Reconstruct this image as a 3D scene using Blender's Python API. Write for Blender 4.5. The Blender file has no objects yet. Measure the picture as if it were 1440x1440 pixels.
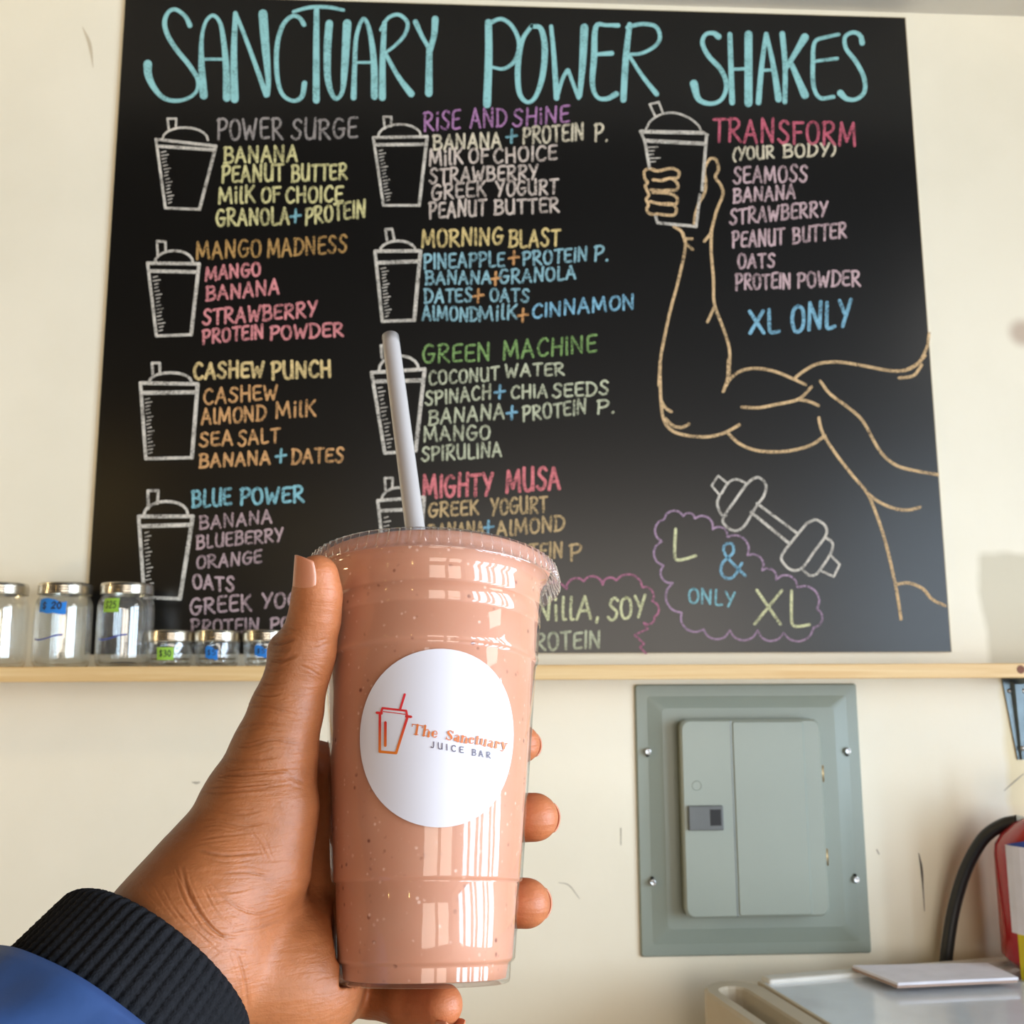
import bpy, bmesh, math, random
import numpy as np
from mathutils import Vector, Matrix
random.seed(7); rng = np.random.default_rng(3)
S = bpy.context.scene
COL = S.collection
PI = math.pi

# ------------------------------------------------------------------ camera
Z0 = 1.45                                   # height of the chalkboard's lower edge above the floor
EYE = np.array([0.56437842, -1.59439967, Z0 - 0.03922546])
FW = np.array([0.05147138, 0.9855886, 0.16113908])
RT = np.array([0.99866627, -0.05145056, -0.00430462])
UP = np.array([-0.00404812, -0.16114573, 0.98692232])
FPX = 1440.0
cam = bpy.data.cameras.new('camera'); camo = bpy.data.objects.new('camera', cam); COL.objects.link(camo)
cam.sensor_width = 26; cam.sensor_height = 26; cam.lens = 26; cam.clip_start = 0.02
camo.matrix_world = Matrix(((RT[0], UP[0], -FW[0], EYE[0]), (RT[1], UP[1], -FW[1], EYE[1]), (RT[2], UP[2], -FW[2], EYE[2]), (0, 0, 0, 1)))
cam.dof.use_dof = True; cam.dof.focus_distance = 0.37; cam.dof.aperture_fstop = 24
S.camera = camo
# ------------------------------------------------------------------ world, lights, exposure
S.view_settings.view_transform = 'Standard'; S.view_settings.look = 'None'
S.view_settings.gamma = 1.0; S.view_settings.use_curve_mapping = False
S.view_settings.exposure = 0.15
w = bpy.data.worlds.new('world'); S.world = w; w.use_nodes = True
S.cycles.transparent_max_bounces = 40; S.cycles.max_bounces = 10
bg = w.node_tree.nodes['Background']; bg.inputs[0].default_value = (0.78, 0.88, 1.0, 1); bg.inputs[1].default_value = 1.5

def area(name, loc, target, sx, sy, power, color):
    l = bpy.data.lights.new(name, 'AREA'); l.shape = 'RECTANGLE'; l.size = sx; l.size_y = sy
    l.energy = power; l.color = color
    o = bpy.data.objects.new(name, l); COL.objects.link(o); o.location = loc
    d = Vector(target) - Vector(loc)
    o.rotation_euler = d.to_track_quat('-Z', 'Y').to_euler()
    return o
def lamp(name, loc, power, color, r):
    l = bpy.data.lights.new(name, 'POINT'); l.energy = power; l.color = color; l.shadow_soft_size = r
    o = bpy.data.objects.new(name, l); COL.objects.link(o); o.location = loc
    return o
ROOM_X0, ROOM_X1, ROOM_Y, CEIL = -2.0, 2.75, -4.6, Z0 + 1.112
# daylight standing right outside the window openings (right wall and front wall)
WIN_R = [(-1.15, -1.50), (-1.58, -1.75), (-1.83, -2.25), (-2.34, -2.55), (-2.66, -3.2), (-3.3, -3.85)]      # y ranges of the panes in the right wall
WR_Z = (0.55, 2.35)
for i, (ya, yb) in enumerate(WIN_R):
    area('daylight', (ROOM_X1 + 0.16, (ya + yb) / 2, sum(WR_Z) / 2), (ROOM_X1 - 1, (ya + yb) / 2, sum(WR_Z) / 2), abs(ya - yb), WR_Z[1] - WR_Z[0], 100 * abs(ya - yb), (0.66, 0.82, 1.0))
WIN_F = [(0.35, 1.35), (1.5, 2.45)]
WF_Z = (0.5, 2.25)
for i, (xa, xb) in enumerate(WIN_F):
    area('daylight', ((xa + xb) / 2, ROOM_Y - 0.16, sum(WF_Z) / 2), ((xa + xb) / 2, 0, sum(WF_Z) / 2), xb - xa, WF_Z[1] - WF_Z[0], 26, (1.0, 0.84, 0.66))
for p in ((-0.75, -2.25, 2.10), (-0.15, -3.1, 2.0), (-1.2, -2.9, 2.0)):          # hanging tube lamps, warm
    area('pendant_glow', p, (0.5, -1.2, 1.5), 0.022, 0.13, 0.6, (1.0, 0.66, 0.22))
for p in ((-1.8, -1.1, 2.15), (-1.8, -1.0, 0.95)): lamp('warm_fill', p, 22, (1.0, 0.76, 0.42), 0.08)  # unseen warm fill, added to brighten the left wall

area('overhead_fill', (2.45, -1.5, 2.58), (1.6, -1.0, 0), 0.6, 0.4, 6, (1.0, 0.97, 0.92))  # unseen fill from above, added to lift the freezer lid

# ------------------------------------------------------------------ helpers
def ray(px, py):
    return FW + RT * ((px - 720) / FPX) - UP * ((py - 720) / FPX)
def on_wall(px, py, y=0.0):
    d = ray(px, py); return EYE + d * ((y - EYE[1]) / d[1])
def PC(px, py, depth):
    return EYE + ray(px, py) * depth
def cam2w(v):
    v = np.asarray(v); return EYE + v[..., 0:1] * RT + v[..., 1:2] * UP + v[..., 2:3] * FW
def to_px(P):
    d = P - EYE; z = d @ FW
    return np.stack([720 + FPX * (d @ RT) / z, 720 - FPX * (d @ UP) / z], -1)

def tag(o, label=None, cat=None, group=None, kind=None):
    if label: o['label'] = label
    if cat: o['category'] = cat
    if group: o['group'] = group
    if kind: o['kind'] = kind
    return o
def empty(name, loc, label=None, cat=None, group=None, rz=0.0):
    o = bpy.data.objects.new(name, None); COL.objects.link(o); o.location = loc; o.rotation_euler = (0, 0, rz)
    o.empty_display_size = 0.02
    return tag(o, label, cat, group)
def mesh_obj(name, verts, faces, mat, parent=None, smooth=False):
    me = bpy.data.meshes.new(name)
    me.from_pydata([tuple(map(float, v)) for v in verts], [], [tuple(int(i) for i in f) for f in faces]); me.update()
    if mat: me.materials.append(mat)
    if smooth: me.polygons.foreach_set('use_smooth', [True] * len(me.polygons))
    o = bpy.data.objects.new(name, me); COL.objects.link(o)
    if parent: attach(o, parent)
    return o
def attach(o, parent):                                   # verts stay in world space
    o.parent = parent
    pm = Matrix.LocRotScale(parent.location, parent.rotation_euler, None)
    if parent.parent: pm = Matrix.LocRotScale(parent.parent.location, parent.parent.rotation_euler, None) @ parent.matrix_parent_inverse @ pm
    o.matrix_parent_inverse = pm.inverted()
def bm_obj(name, bm, mat, parent=None, smooth=False, local=False):
    me = bpy.data.meshes.new(name); bm.to_mesh(me); bm.free()
    if mat: me.materials.append(mat)
    if smooth: me.polygons.foreach_set('use_smooth', [True] * len(me.polygons))
    o = bpy.data.objects.new(name, me); COL.objects.link(o)
    if parent:
        if local: o.parent = parent
        else: attach(o, parent)
    return o
def box(bm, x0, x1, y0, y1, z0, z1, bev=0.0, seg=2, M=None):
    r = bmesh.ops.create_cube(bm, size=1.0)
    vs = r['verts']
    for v in vs: v.co = Vector(((x0 + x1) / 2 + v.co.x * (x1 - x0), (y0 + y1) / 2 + v.co.y * (y1 - y0), (z0 + z1) / 2 + v.co.z * (z1 - z0)))
    if bev > 0:
        es = list({e for v in vs for e in v.link_edges})
        r = bmesh.ops.bevel(bm, geom=es, offset=bev, segments=seg, affect='EDGES', profile=0.5)
        vs = list({v for f in r['faces'] for v in f.verts} | {v for v in vs if v.is_valid})
    if M is not None:
        for v in vs: v.co = M @ v.co
    return vs
def boxo(name, dims, mat, parent=None, bev=0.0, seg=2, M=None, local=False):
    bm = bmesh.new(); box(bm, *dims, bev=bev, seg=seg, M=M); return bm_obj(name, bm, mat, parent, local=local)
def lathe(bm, prof, seg=64, M=None, rfun=None, closed=False):
    rings = []
    for (r, z) in prof:
        ring = []
        for i in range(seg):
            a = 2 * PI * i / seg
            rr = r + (rfun(a, z, r) if rfun else 0)
            co = Vector((rr * math.cos(a), rr * math.sin(a), z))
            ring.append(bm.verts.new(M @ co if M is not None else co))
        rings.append(ring)
    for k in range(len(rings) - 1):
        for i in range(seg):
            bm.faces.new((rings[k][i], rings[k][(i + 1) % seg], rings[k + 1][(i + 1) % seg], rings[k + 1][i]))
    if closed:
        for i in range(seg): bm.faces.new((rings[-1][i], rings[-1][(i + 1) % seg], rings[0][(i + 1) % seg], rings[0][i]))
    return rings
def cap(bm, ring, flip=False):
    bm.faces.new(ring[::-1] if flip else ring)
def smooth_path(pts, n=6):
    P = [np.array(p, float) for p in pts]
    if len(P) < 3: return P
    P = [2 * P[0] - P[1]] + P + [2 * P[-1] - P[-2]]
    out = []
    for i in range(1, len(P) - 2):
        p0, p1, p2, p3 = P[i - 1:i + 3]
        for k in range(n):
            t = k / n
            out.append(0.5 * (2 * p1 + (p2 - p0) * t + (2 * p0 - 5 * p1 + 4 * p2 - p3) * t * t + (3 * p1 - p0 - 3 * p2 + p3) * t ** 3))
    out.append(P[-2]); return out
def tube(bm, path, rad, seg=16, caps=True):
    path = [np.array(p, float) for p in path]; rings = []; prev = None
    for i, p in enumerate(path):
        t = path[min(i + 1, len(path) - 1)] - path[max(i - 1, 0)]; t /= np.linalg.norm(t)
        if prev is None:
            a = np.array([0, 0, 1.0]) if abs(t[2]) < .9 else np.array([1.0, 0, 0])
            n = np.cross(t, a)
        else: n = prev - (prev @ t) * t
        n /= np.linalg.norm(n); prev = n; b = np.cross(t, n)
        r = rad[i] if hasattr(rad, '__len__') else rad
        rings.append([bm.verts.new(p + r * (math.cos(2 * PI * k / seg) * n + math.sin(2 * PI * k / seg) * b)) for k in range(seg)])
    for a, b in zip(rings, rings[1:]):
        for k in range(seg): bm.faces.new((a[k], a[(k + 1) % seg], b[(k + 1) % seg], b[k]))
    if caps: bm.faces.new(rings[0][::-1]); bm.faces.new(rings[-1])
    return rings

# ------------------------------------------------------------------ materials
def srgb(r, g, b):
    f = lambda c: (c / 255 / 12.92) if c / 255 <= 0.04045 else ((c / 255 + 0.055) / 1.055) ** 2.4
    return (f(r), f(g), f(b), 1)
def newmat(name):
    m = bpy.data.materials.new(name); m.use_nodes = True; nt = m.node_tree
    return m, nt, nt.nodes['Principled BSDF']
def N(nt, t, **kw):
    n = nt.nodes.new(t)
    for k, v in kw.items():
        if k.startswith('i_'):
            key = k[2:]; key = int(key) if key.isdigit() else key.replace('_', ' ')
            n.inputs[key].default_value = v
        else: setattr(n, k, v)
    return n
def pos(nt):
    return N(nt, 'ShaderNodeNewGeometry').outputs['Position']
def mat(name, col, rough=0.5, metal=0.0, spec=0.5, var=0.06, scale=30, bump=0.0, bscale=200, coat=0.0, sss=0.0):
    m, nt, b = newmat(name)
    co = N(nt, 'ShaderNodeTexCoord').outputs['Object']
    n = N(nt, 'ShaderNodeTexNoise', i_Scale=scale, i_Detail=4.0); nt.links.new(co, n.inputs['Vector'])
    r = N(nt, 'ShaderNodeMapRange', i_1=0.3, i_2=0.7, i_3=1 - var, i_4=1 + var); nt.links.new(n.outputs[0], r.inputs[0])
    h = N(nt, 'ShaderNodeHueSaturation', i_Color=col); nt.links.new(r.outputs[0], h.inputs['Value'])
    nt.links.new(h.outputs[0], b.inputs['Base Color'])
    b.inputs['Roughness'].default_value = rough; b.inputs['Metallic'].default_value = metal
    b.inputs['Specular IOR Level'].default_value = spec
    if coat: b.inputs['Coat Weight'].default_value = coat; b.inputs['Coat Roughness'].default_value = 0.05
    if sss: b.inputs['Subsurface Weight'].default_value = sss; b.inputs['Subsurface Radius'].default_value = (1, .4, .2); b.inputs['Subsurface Scale'].default_value = 0.004
    if bump:
        n2 = N(nt, 'ShaderNodeTexNoise', i_Scale=bscale, i_Detail=3.0); nt.links.new(co, n2.inputs['Vector'])
        bp = N(nt, 'ShaderNodeBump', i_Strength=bump, i_Distance=0.001); nt.links.new(n2.outputs[0], bp.inputs['Height'])
        nt.links.new(bp.outputs[0], b.inputs['Normal'])
    return m
def clear_mat(name, tint=(1, 1, 1, 1), rough=0.02, haze=0.0, hazecol=(0.8, 0.8, 0.85, 1), ior=1.5, bump=0.0, bscale=300, gain=1.0):
    """thin clear plastic or glass sheet: see-through, with a real Fresnel reflection and a little haze"""
    m = bpy.data.materials.new(name); m.use_nodes = True; nt = m.node_tree
    for n in list(nt.nodes): nt.nodes.remove(n)
    out = N(nt, 'ShaderNodeOutputMaterial')
    tr = N(nt, 'ShaderNodeBsdfTransparent', i_Color=tint); gl = N(nt, 'ShaderNodeBsdfGlossy', i_Roughness=rough)
    gl.inputs['Color'].default_value = (1, 1, 1, 1)
    lw = N(nt, 'ShaderNodeLayerWeight', i_Blend=0.5)
    p5 = N(nt, 'ShaderNodeMath', operation='POWER', i_1=4.2); nt.links.new(lw.outputs['Facing'], p5.inputs[0])
    fr = N(nt, 'ShaderNodeMath', operation='MULTIPLY_ADD', i_1=0.93, i_2=0.045); nt.links.new(p5.outputs[0], fr.inputs[0])
    df = N(nt, 'ShaderNodeBsdfDiffuse', i_Color=hazecol); tl = N(nt, 'ShaderNodeBsdfTranslucent', i_Color=hazecol)
    a = N(nt, 'ShaderNodeMixShader', i_0=0.5); nt.links.new(df.outputs[0], a.inputs[1]); nt.links.new(tl.outputs[0], a.inputs[2])
    h = N(nt, 'ShaderNodeMixShader', i_0=haze); nt.links.new(tr.outputs[0], h.inputs[1]); nt.links.new(a.outputs[0], h.inputs[2])
    mx = N(nt, 'ShaderNodeMixShader'); nt.links.new(h.outputs[0], mx.inputs[1]); nt.links.new(gl.outputs[0], mx.inputs[2])
    g = N(nt, 'ShaderNodeMath', operation='MULTIPLY', use_clamp=True, i_1=gain); nt.links.new(fr.outputs[0], g.inputs[0])
    nt.links.new(g.outputs[0], mx.inputs[0])
    if bump:
        co = N(nt, 'ShaderNodeTexCoord').outputs['Object']
        n2 = N(nt, 'ShaderNodeTexNoise', i_Scale=bscale); nt.links.new(co, n2.inputs['Vector'])
        bp = N(nt, 'ShaderNodeBump', i_Strength=bump, i_Distance=0.001); nt.links.new(n2.outputs[0], bp.inputs['Height'])
        nt.links.new(bp.outputs[0], gl.inputs['Normal']); nt.links.new(bp.outputs[0], lw.inputs['Normal'])
    nt.links.new(mx.outputs[0], out.inputs[0])
    return m
def chalk_mat(name, col, grain=0.50, scale=420):
    m, nt, b = newmat(name)
    b.inputs['Base Color'].default_value = col; b.inputs['Roughness'].default_value = 0.9; b.inputs['Specular IOR Level'].default_value = 0.1
    n = N(nt, 'ShaderNodeTexNoise', i_Scale=scale, i_Detail=5.0, i_Roughness=0.7); nt.links.new(pos(nt), n.inputs['Vector'])
    n2 = N(nt, 'ShaderNodeTexNoise', i_Scale=38.0, i_Detail=2.0); nt.links.new(pos(nt), n2.inputs['Vector'])
    ad = N(nt, 'ShaderNodeMath', operation='MULTIPLY_ADD', i_1=0.5); nt.links.new(n2.outputs[0], ad.inputs[0]); nt.links.new(n.outputs[0], ad.inputs[2])
    r = N(nt, 'ShaderNodeMapRange', i_1=grain + 0.08, i_2=grain + 0.36, i_3=0.25, i_4=0.97); nt.links.new(ad.outputs[0], r.inputs[0])
    nt.links.new(r.outputs[0], b.inputs['Alpha'])
    return m

def wall_mat(name, base, rough=0.42, patch=False):
    m, nt, b = newmat(name); P = pos(nt)
    n1 = N(nt, 'ShaderNodeTexNoise', i_Scale=2.2, i_Detail=5.0); nt.links.new(P, n1.inputs['Vector'])
    mx = N(nt, 'ShaderNodeMix', data_type='RGBA'); mx.inputs[6].default_value = base
    mx.inputs[7].default_value = tuple(c * f for c, f in zip(base[:3], (0.94, 0.94, 0.93))) + (1,)
    rr = N(nt, 'ShaderNodeMapRange', i_1=0.45, i_2=0.62); nt.links.new(n1.outputs[0], rr.inputs[0]); nt.links.new(rr.outputs[0], mx.inputs[0])
    col = mx.outputs[2]
    # small grey scuffs
    n2 = N(nt, 'ShaderNodeTexNoise', i_Scale=9.0, i_Detail=8.0, i_Roughness=0.75); nt.links.new(P, n2.inputs['Vector'])
    r2 = N(nt, 'ShaderNodeMapRange', i_1=0.68, i_2=0.78, i_3=0.0, i_4=0.35); nt.links.new(n2.outputs[0], r2.inputs[0])
    m2 = N(nt, 'ShaderNodeMix', data_type='RGBA'); m2.inputs[7].default_value = srgb(150, 142, 130)
    nt.links.new(r2.outputs[0], m2.inputs[0]); nt.links.new(col, m2.inputs[6]); col = m2.outputs[2]
    if patch:                                            # unpainted beige areas right of the board; lower down a soft pinkish tone, edges wobbling
        sp = N(nt, 'ShaderNodeSeparateXYZ'); nt.links.new(P, sp.inputs[0])
        n3 = N(nt, 'ShaderNodeTexNoise', i_Scale=14.0, i_Detail=2.0); nt.links.new(P, n3.inputs['Vector'])
        def rect(x0, z0, z1, soft=0.006):
            a = N(nt, 'ShaderNodeMath', operation='MULTIPLY_ADD', i_1=0.02, i_2=-0.01); nt.links.new(n3.outputs[0], a.inputs[0])
            ax = N(nt, 'ShaderNodeMath', operation='ADD'); nt.links.new(sp.outputs[0], ax.inputs[0]); nt.links.new(a.outputs[0], ax.inputs[1])
            az = N(nt, 'ShaderNodeMath', operation='ADD'); nt.links.new(sp.outputs[2], az.inputs[0]); nt.links.new(a.outputs[0], az.inputs[1])
            rx = N(nt, 'ShaderNodeMapRange', i_1=x0 - soft, i_2=x0 + soft); nt.links.new(ax.outputs[0], rx.inputs[0])
            ra = N(nt, 'ShaderNodeMapRange', i_1=z0 - soft, i_2=z0 + soft); nt.links.new(az.outputs[0], ra.inputs[0])
            rb = N(nt, 'ShaderNodeMapRange', i_1=z1 + soft, i_2=z1 - soft); nt.links.new(az.outputs[0], rb.inputs[0])
            q = N(nt, 'ShaderNodeMath', operation='MULTIPLY'); nt.links.new(rx.outputs[0], q.inputs[0]); nt.links.new(ra.outputs[0], q.inputs[1])
            q2 = N(nt, 'ShaderNodeMath', operation='MULTIPLY'); nt.links.new(q.outputs[0], q2.inputs[0]); nt.links.new(rb.outputs[0], q2.inputs[1])
            re_ = N(nt, 'ShaderNodeMapRange', i_1=x0 + .24, i_2=x0 + .21); nt.links.new(ax.outputs[0], re_.inputs[0])
            q3 = N(nt, 'ShaderNodeMath', operation='MULTIPLY'); nt.links.new(q2.outputs[0], q3.inputs[0]); nt.links.new(re_.outputs[0], q3.inputs[1])
            return q3.outputs[0]
        for (x0, z0, z1, c) in ((1.398, Z0 - 0.03, Z0 + 0.155, srgb(208, 198, 172)), (1.417, Z0 - 0.30, Z0 - 0.03, srgb(228, 212, 170)), (1.352, Z0 - 0.60, Z0 - 0.26, srgb(205, 180, 152))):
            f = rect(x0, z0, z1, 0.006 if x0 > 1.36 else 0.03)
            m3 = N(nt, 'ShaderNodeMix', data_type='RGBA'); m3.inputs[7].default_value = c
            nt.links.new(f, m3.inputs[0]); nt.links.new(col, m3.inputs[6]); col = m3.outputs[2]
    if patch:                                            # blurred brown spot near the right edge
        c_ = on_wall(1438, 468); vd = N(nt, 'ShaderNodeVectorMath', operation='DISTANCE'); vd.inputs[1].default_value = tuple(c_)
        nt.links.new(P, vd.inputs[0]); rs_ = N(nt, 'ShaderNodeMapRange', interpolation_type='SMOOTHSTEP', i_1=.034, i_2=.008, i_3=0.0, i_4=.75); nt.links.new(vd.outputs['Value'], rs_.inputs[0])
        m4 = N(nt, 'ShaderNodeMix', data_type='RGBA'); m4.inputs[7].default_value = srgb(176, 148, 126)
        nt.links.new(rs_.outputs[0], m4.inputs[0]); nt.links.new(col, m4.inputs[6]); col = m4.outputs[2]
    nt.links.new(col, b.inputs['Base Color'])
    b.inputs['Roughness'].default_value = rough; b.inputs['Specular IOR Level'].default_value = 0.5
    n4 = N(nt, 'ShaderNodeTexNoise', i_Scale=7.0, i_Detail=6.0); nt.links.new(P, n4.inputs['Vector'])
    bp = N(nt, 'ShaderNodeBump', i_Strength=0.25, i_Distance=0.01); nt.links.new(n4.outputs[0], bp.inputs['Height']); nt.links.new(bp.outputs[0], b.inputs['Normal'])
    return m
def wood_mat(name, c1, c2):
    m, nt, b = newmat(name)
    co = N(nt, 'ShaderNodeTexCoord').outputs['Object']
    mp = N(nt, 'ShaderNodeMapping'); mp.inputs['Scale'].default_value = (1.2, 14, 40); nt.links.new(co, mp.inputs[0])
    n = N(nt, 'ShaderNodeTexNoise', i_Scale=3.0, i_Detail=6.0, i_Roughness=0.6, i_Distortion=0.8); nt.links.new(mp.outputs[0], n.inputs['Vector'])
    mx = N(nt, 'ShaderNodeMix', data_type='RGBA'); mx.inputs[6].default_value = c1; mx.inputs[7].default_value = c2
    r = N(nt, 'ShaderNodeMapRange', i_1=0.35, i_2=0.7); nt.links.new(n.outputs[0], r.inputs[0]); nt.links.new(r.outputs[0], mx.inputs[0])
    nt.links.new(mx.outputs[2], b.inputs['Base Color']); b.inputs['Roughness'].default_value = 0.5
    return m

M_WALL = wall_mat('cream_wall_paint', srgb(242, 234, 213), 0.38, patch=True)
M_WALL2 = wall_mat('cream_wall_paint_plain', srgb(225, 214, 190), 0.5)
M_CEIL = wall_mat('ceiling_paint', srgb(214, 208, 196), 0.6)
M_DARKC = mat('darkened_ceiling', srgb(44, 42, 42), 0.8)  # unseen ceiling made dark to keep the board reflections black
M_DARKW = mat('dark_brown_panelling', srgb(46, 34, 26), 0.6)
M_FLOOR = mat('floor_vinyl', srgb(120, 100, 82), 0.4)
M_FRAME = mat('window_frame_paint', srgb(60, 58, 55), 0.4)
M_PINE = wood_mat('pine_board', srgb(232, 200, 146), srgb(214, 172, 112))
M_KNOT = mat('wood_knot', srgb(120, 66, 36), 0.6)
M_GREEN = mat('grey_green_enamel', srgb(138, 148, 138), 0.38, var=0.03, scale=8, bump=0.05, bscale=500)
M_GREEN2 = mat('grey_green_enamel_door', srgb(146, 155, 145), 0.34, var=0.03, scale=8, bump=0.04, bscale=500)
M_LATCH = mat('grey_plastic', srgb(96, 100, 100), 0.45)
M_BLACK = mat('black_recess', srgb(14, 14, 16), 0.6)
M_ZINC = mat('zinc_steel', srgb(190, 192, 194), 0.28, metal=1.0, var=0.15, scale=60)
M_BRASS = mat('dull_brass', srgb(176, 150, 104), 0.4, metal=0.8)
M_STEELB = mat('dark_galvanised_steel', srgb(96, 106, 110), 0.32, metal=0.75, var=0.15)
M_LID = mat('tinned_lid', srgb(214, 206, 190), 0.24, metal=1.0, var=0.08, scale=50)
M_GLASS = clear_mat('jar_glass', tint=(0.965, 0.972, 0.965, 1), rough=0.03, haze=0.035, hazecol=(0.85, 0.85, 0.82, 1), ior=1.5, bump=0.25, bscale=35, gain=1.6)
M_TGREEN = mat('green_tape', srgb(150, 196, 66), 0.7)
M_TBLUE = mat('blue_tape', srgb(30, 122, 206), 0.7)
M_INK = mat('marker_ink', srgb(28, 32, 40), 0.6)
M_BLUELINE = mat('dark_blue_line', srgb(62, 76, 150), 0.6)
M_RUBBER = mat('black_rubber', srgb(30, 32, 34), 0.42)
M_RED = mat('extinguisher_red', srgb(176, 18, 28), 0.25, coat=0.4)
M_WHITEP = mat('printed_white', srgb(226, 222, 230), 0.45)
M_PAPER = mat('white_paper', srgb(232, 230, 238), 0.7)
M_FOLD = mat('brown_paper_edge', srgb(176, 150, 136), 0.7)
M_BEIGE = mat('beige_plastic', srgb(190, 178, 156), 0.5, var=0.03)
M_FREEZ = mat('pale_glossy_lid', srgb(224, 232, 240), 0.16, var=0.03, coat=0.5)
M_FBODY = mat('freezer_white', srgb(222, 218, 208), 0.4)
M_YEL = mat('label_yellow', srgb(214, 196, 20), 0.5)
M_BLU = mat('label_blue', srgb(30, 66, 150), 0.5)
M_GREY = mat('label_grey', srgb(120, 112, 128), 0.5)
M_PINKT = mat('label_red_text', srgb(206, 84, 96), 0.5)
M_SCUFF = mat('dark_scratch', srgb(84, 80, 74), 0.8)
M_SCUFF2 = mat('light_scuff', srgb(176, 168, 150), 0.8)

# ------------------------------------------------------------------ the room
T = 0.12
def wall_with_holes(name, axis, at, a0, a1, z0, z1, holes, hz, m):
    """wall made of slabs around a row of openings"""
    bm = bmesh.new()
    def slab(u0, u1, q0, q1):
        if axis == 'x': box(bm, at, at + T, u0, u1, q0, q1)
        else: box(bm, u0, u1, at - T, at, q0, q1)
    slab(a0, a1, z0, hz[0]); slab(a0, a1, hz[1], z1)
    u = a0
    for (h0, h1) in sorted((min(h), max(h)) for h in holes):
        slab(u, h0, *hz); u = h1
    slab(u, a1, *hz)
    return tag(bm_obj(name, bm, m), kind='structure')
wb = tag(boxo('wall_back', (ROOM_X0 - T, ROOM_X1 + T, 0, T, 0, CEIL + .06), M_WALL), kind='structure')
tag(boxo('wall_left', (ROOM_X0 - T, ROOM_X0, ROOM_Y, 0, 0, CEIL + .06), M_DARKW), kind='structure')
wall_with_holes('wall_right', 'x', ROOM_X1, ROOM_Y, 0, 0, CEIL + .06, WIN_R, WR_Z, M_WALL2)
wall_with_holes('wall_front', 'y', ROOM_Y, ROOM_X0 - T, ROOM_X1 + T, 0, CEIL + .06, WIN_F, WF_Z, M_DARKW)
tag(boxo('floor', (ROOM_X0 - T, ROOM_X1 + T, ROOM_Y - T, T, -0.1, 0), M_FLOOR), kind='structure')
tag(boxo('ceiling', (ROOM_X0 - T, ROOM_X1 + T, ROOM_Y - T, T, CEIL + 0.06, CEIL + 0.16), M_DARKC), kind='structure')
tag(boxo('trim_1', (ROOM_X0, ROOM_X1, -0.40, 0, CEIL, CEIL + 0.06), M_CEIL), kind='structure')        # pale ceiling strip at the wall; unseen part beyond darkened for black board reflections
def win_frame(name, axis, at, h, hz):
    bm = bmesh.new(); a, b = min(h), max(h); t = 0.022
    def s(u0, u1, q0, q1):
        if axis == 'x': box(bm, at + 0.03, at + 0.09, u0, u1, q0, q1, 0.004, 1)
        else: box(bm, u0, u1, at - 0.09, at - 0.03, q0, q1, 0.004, 1)
    s(a, a + t, *hz); s(b - t, b, *hz); s(a + t, b - t, hz[0], hz[0] + t); s(a + t, b - t, hz[1] - t, hz[1])
    return tag(bm_obj(name, bm, M_FRAME), kind='structure')
k = 1
for h in WIN_R: win_frame('window_%d' % k, 'x', ROOM_X1, h, WR_Z); k += 1
for h in WIN_F: win_frame('window_%d' % k, 'y', ROOM_Y, h, WF_Z); k += 1

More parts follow.
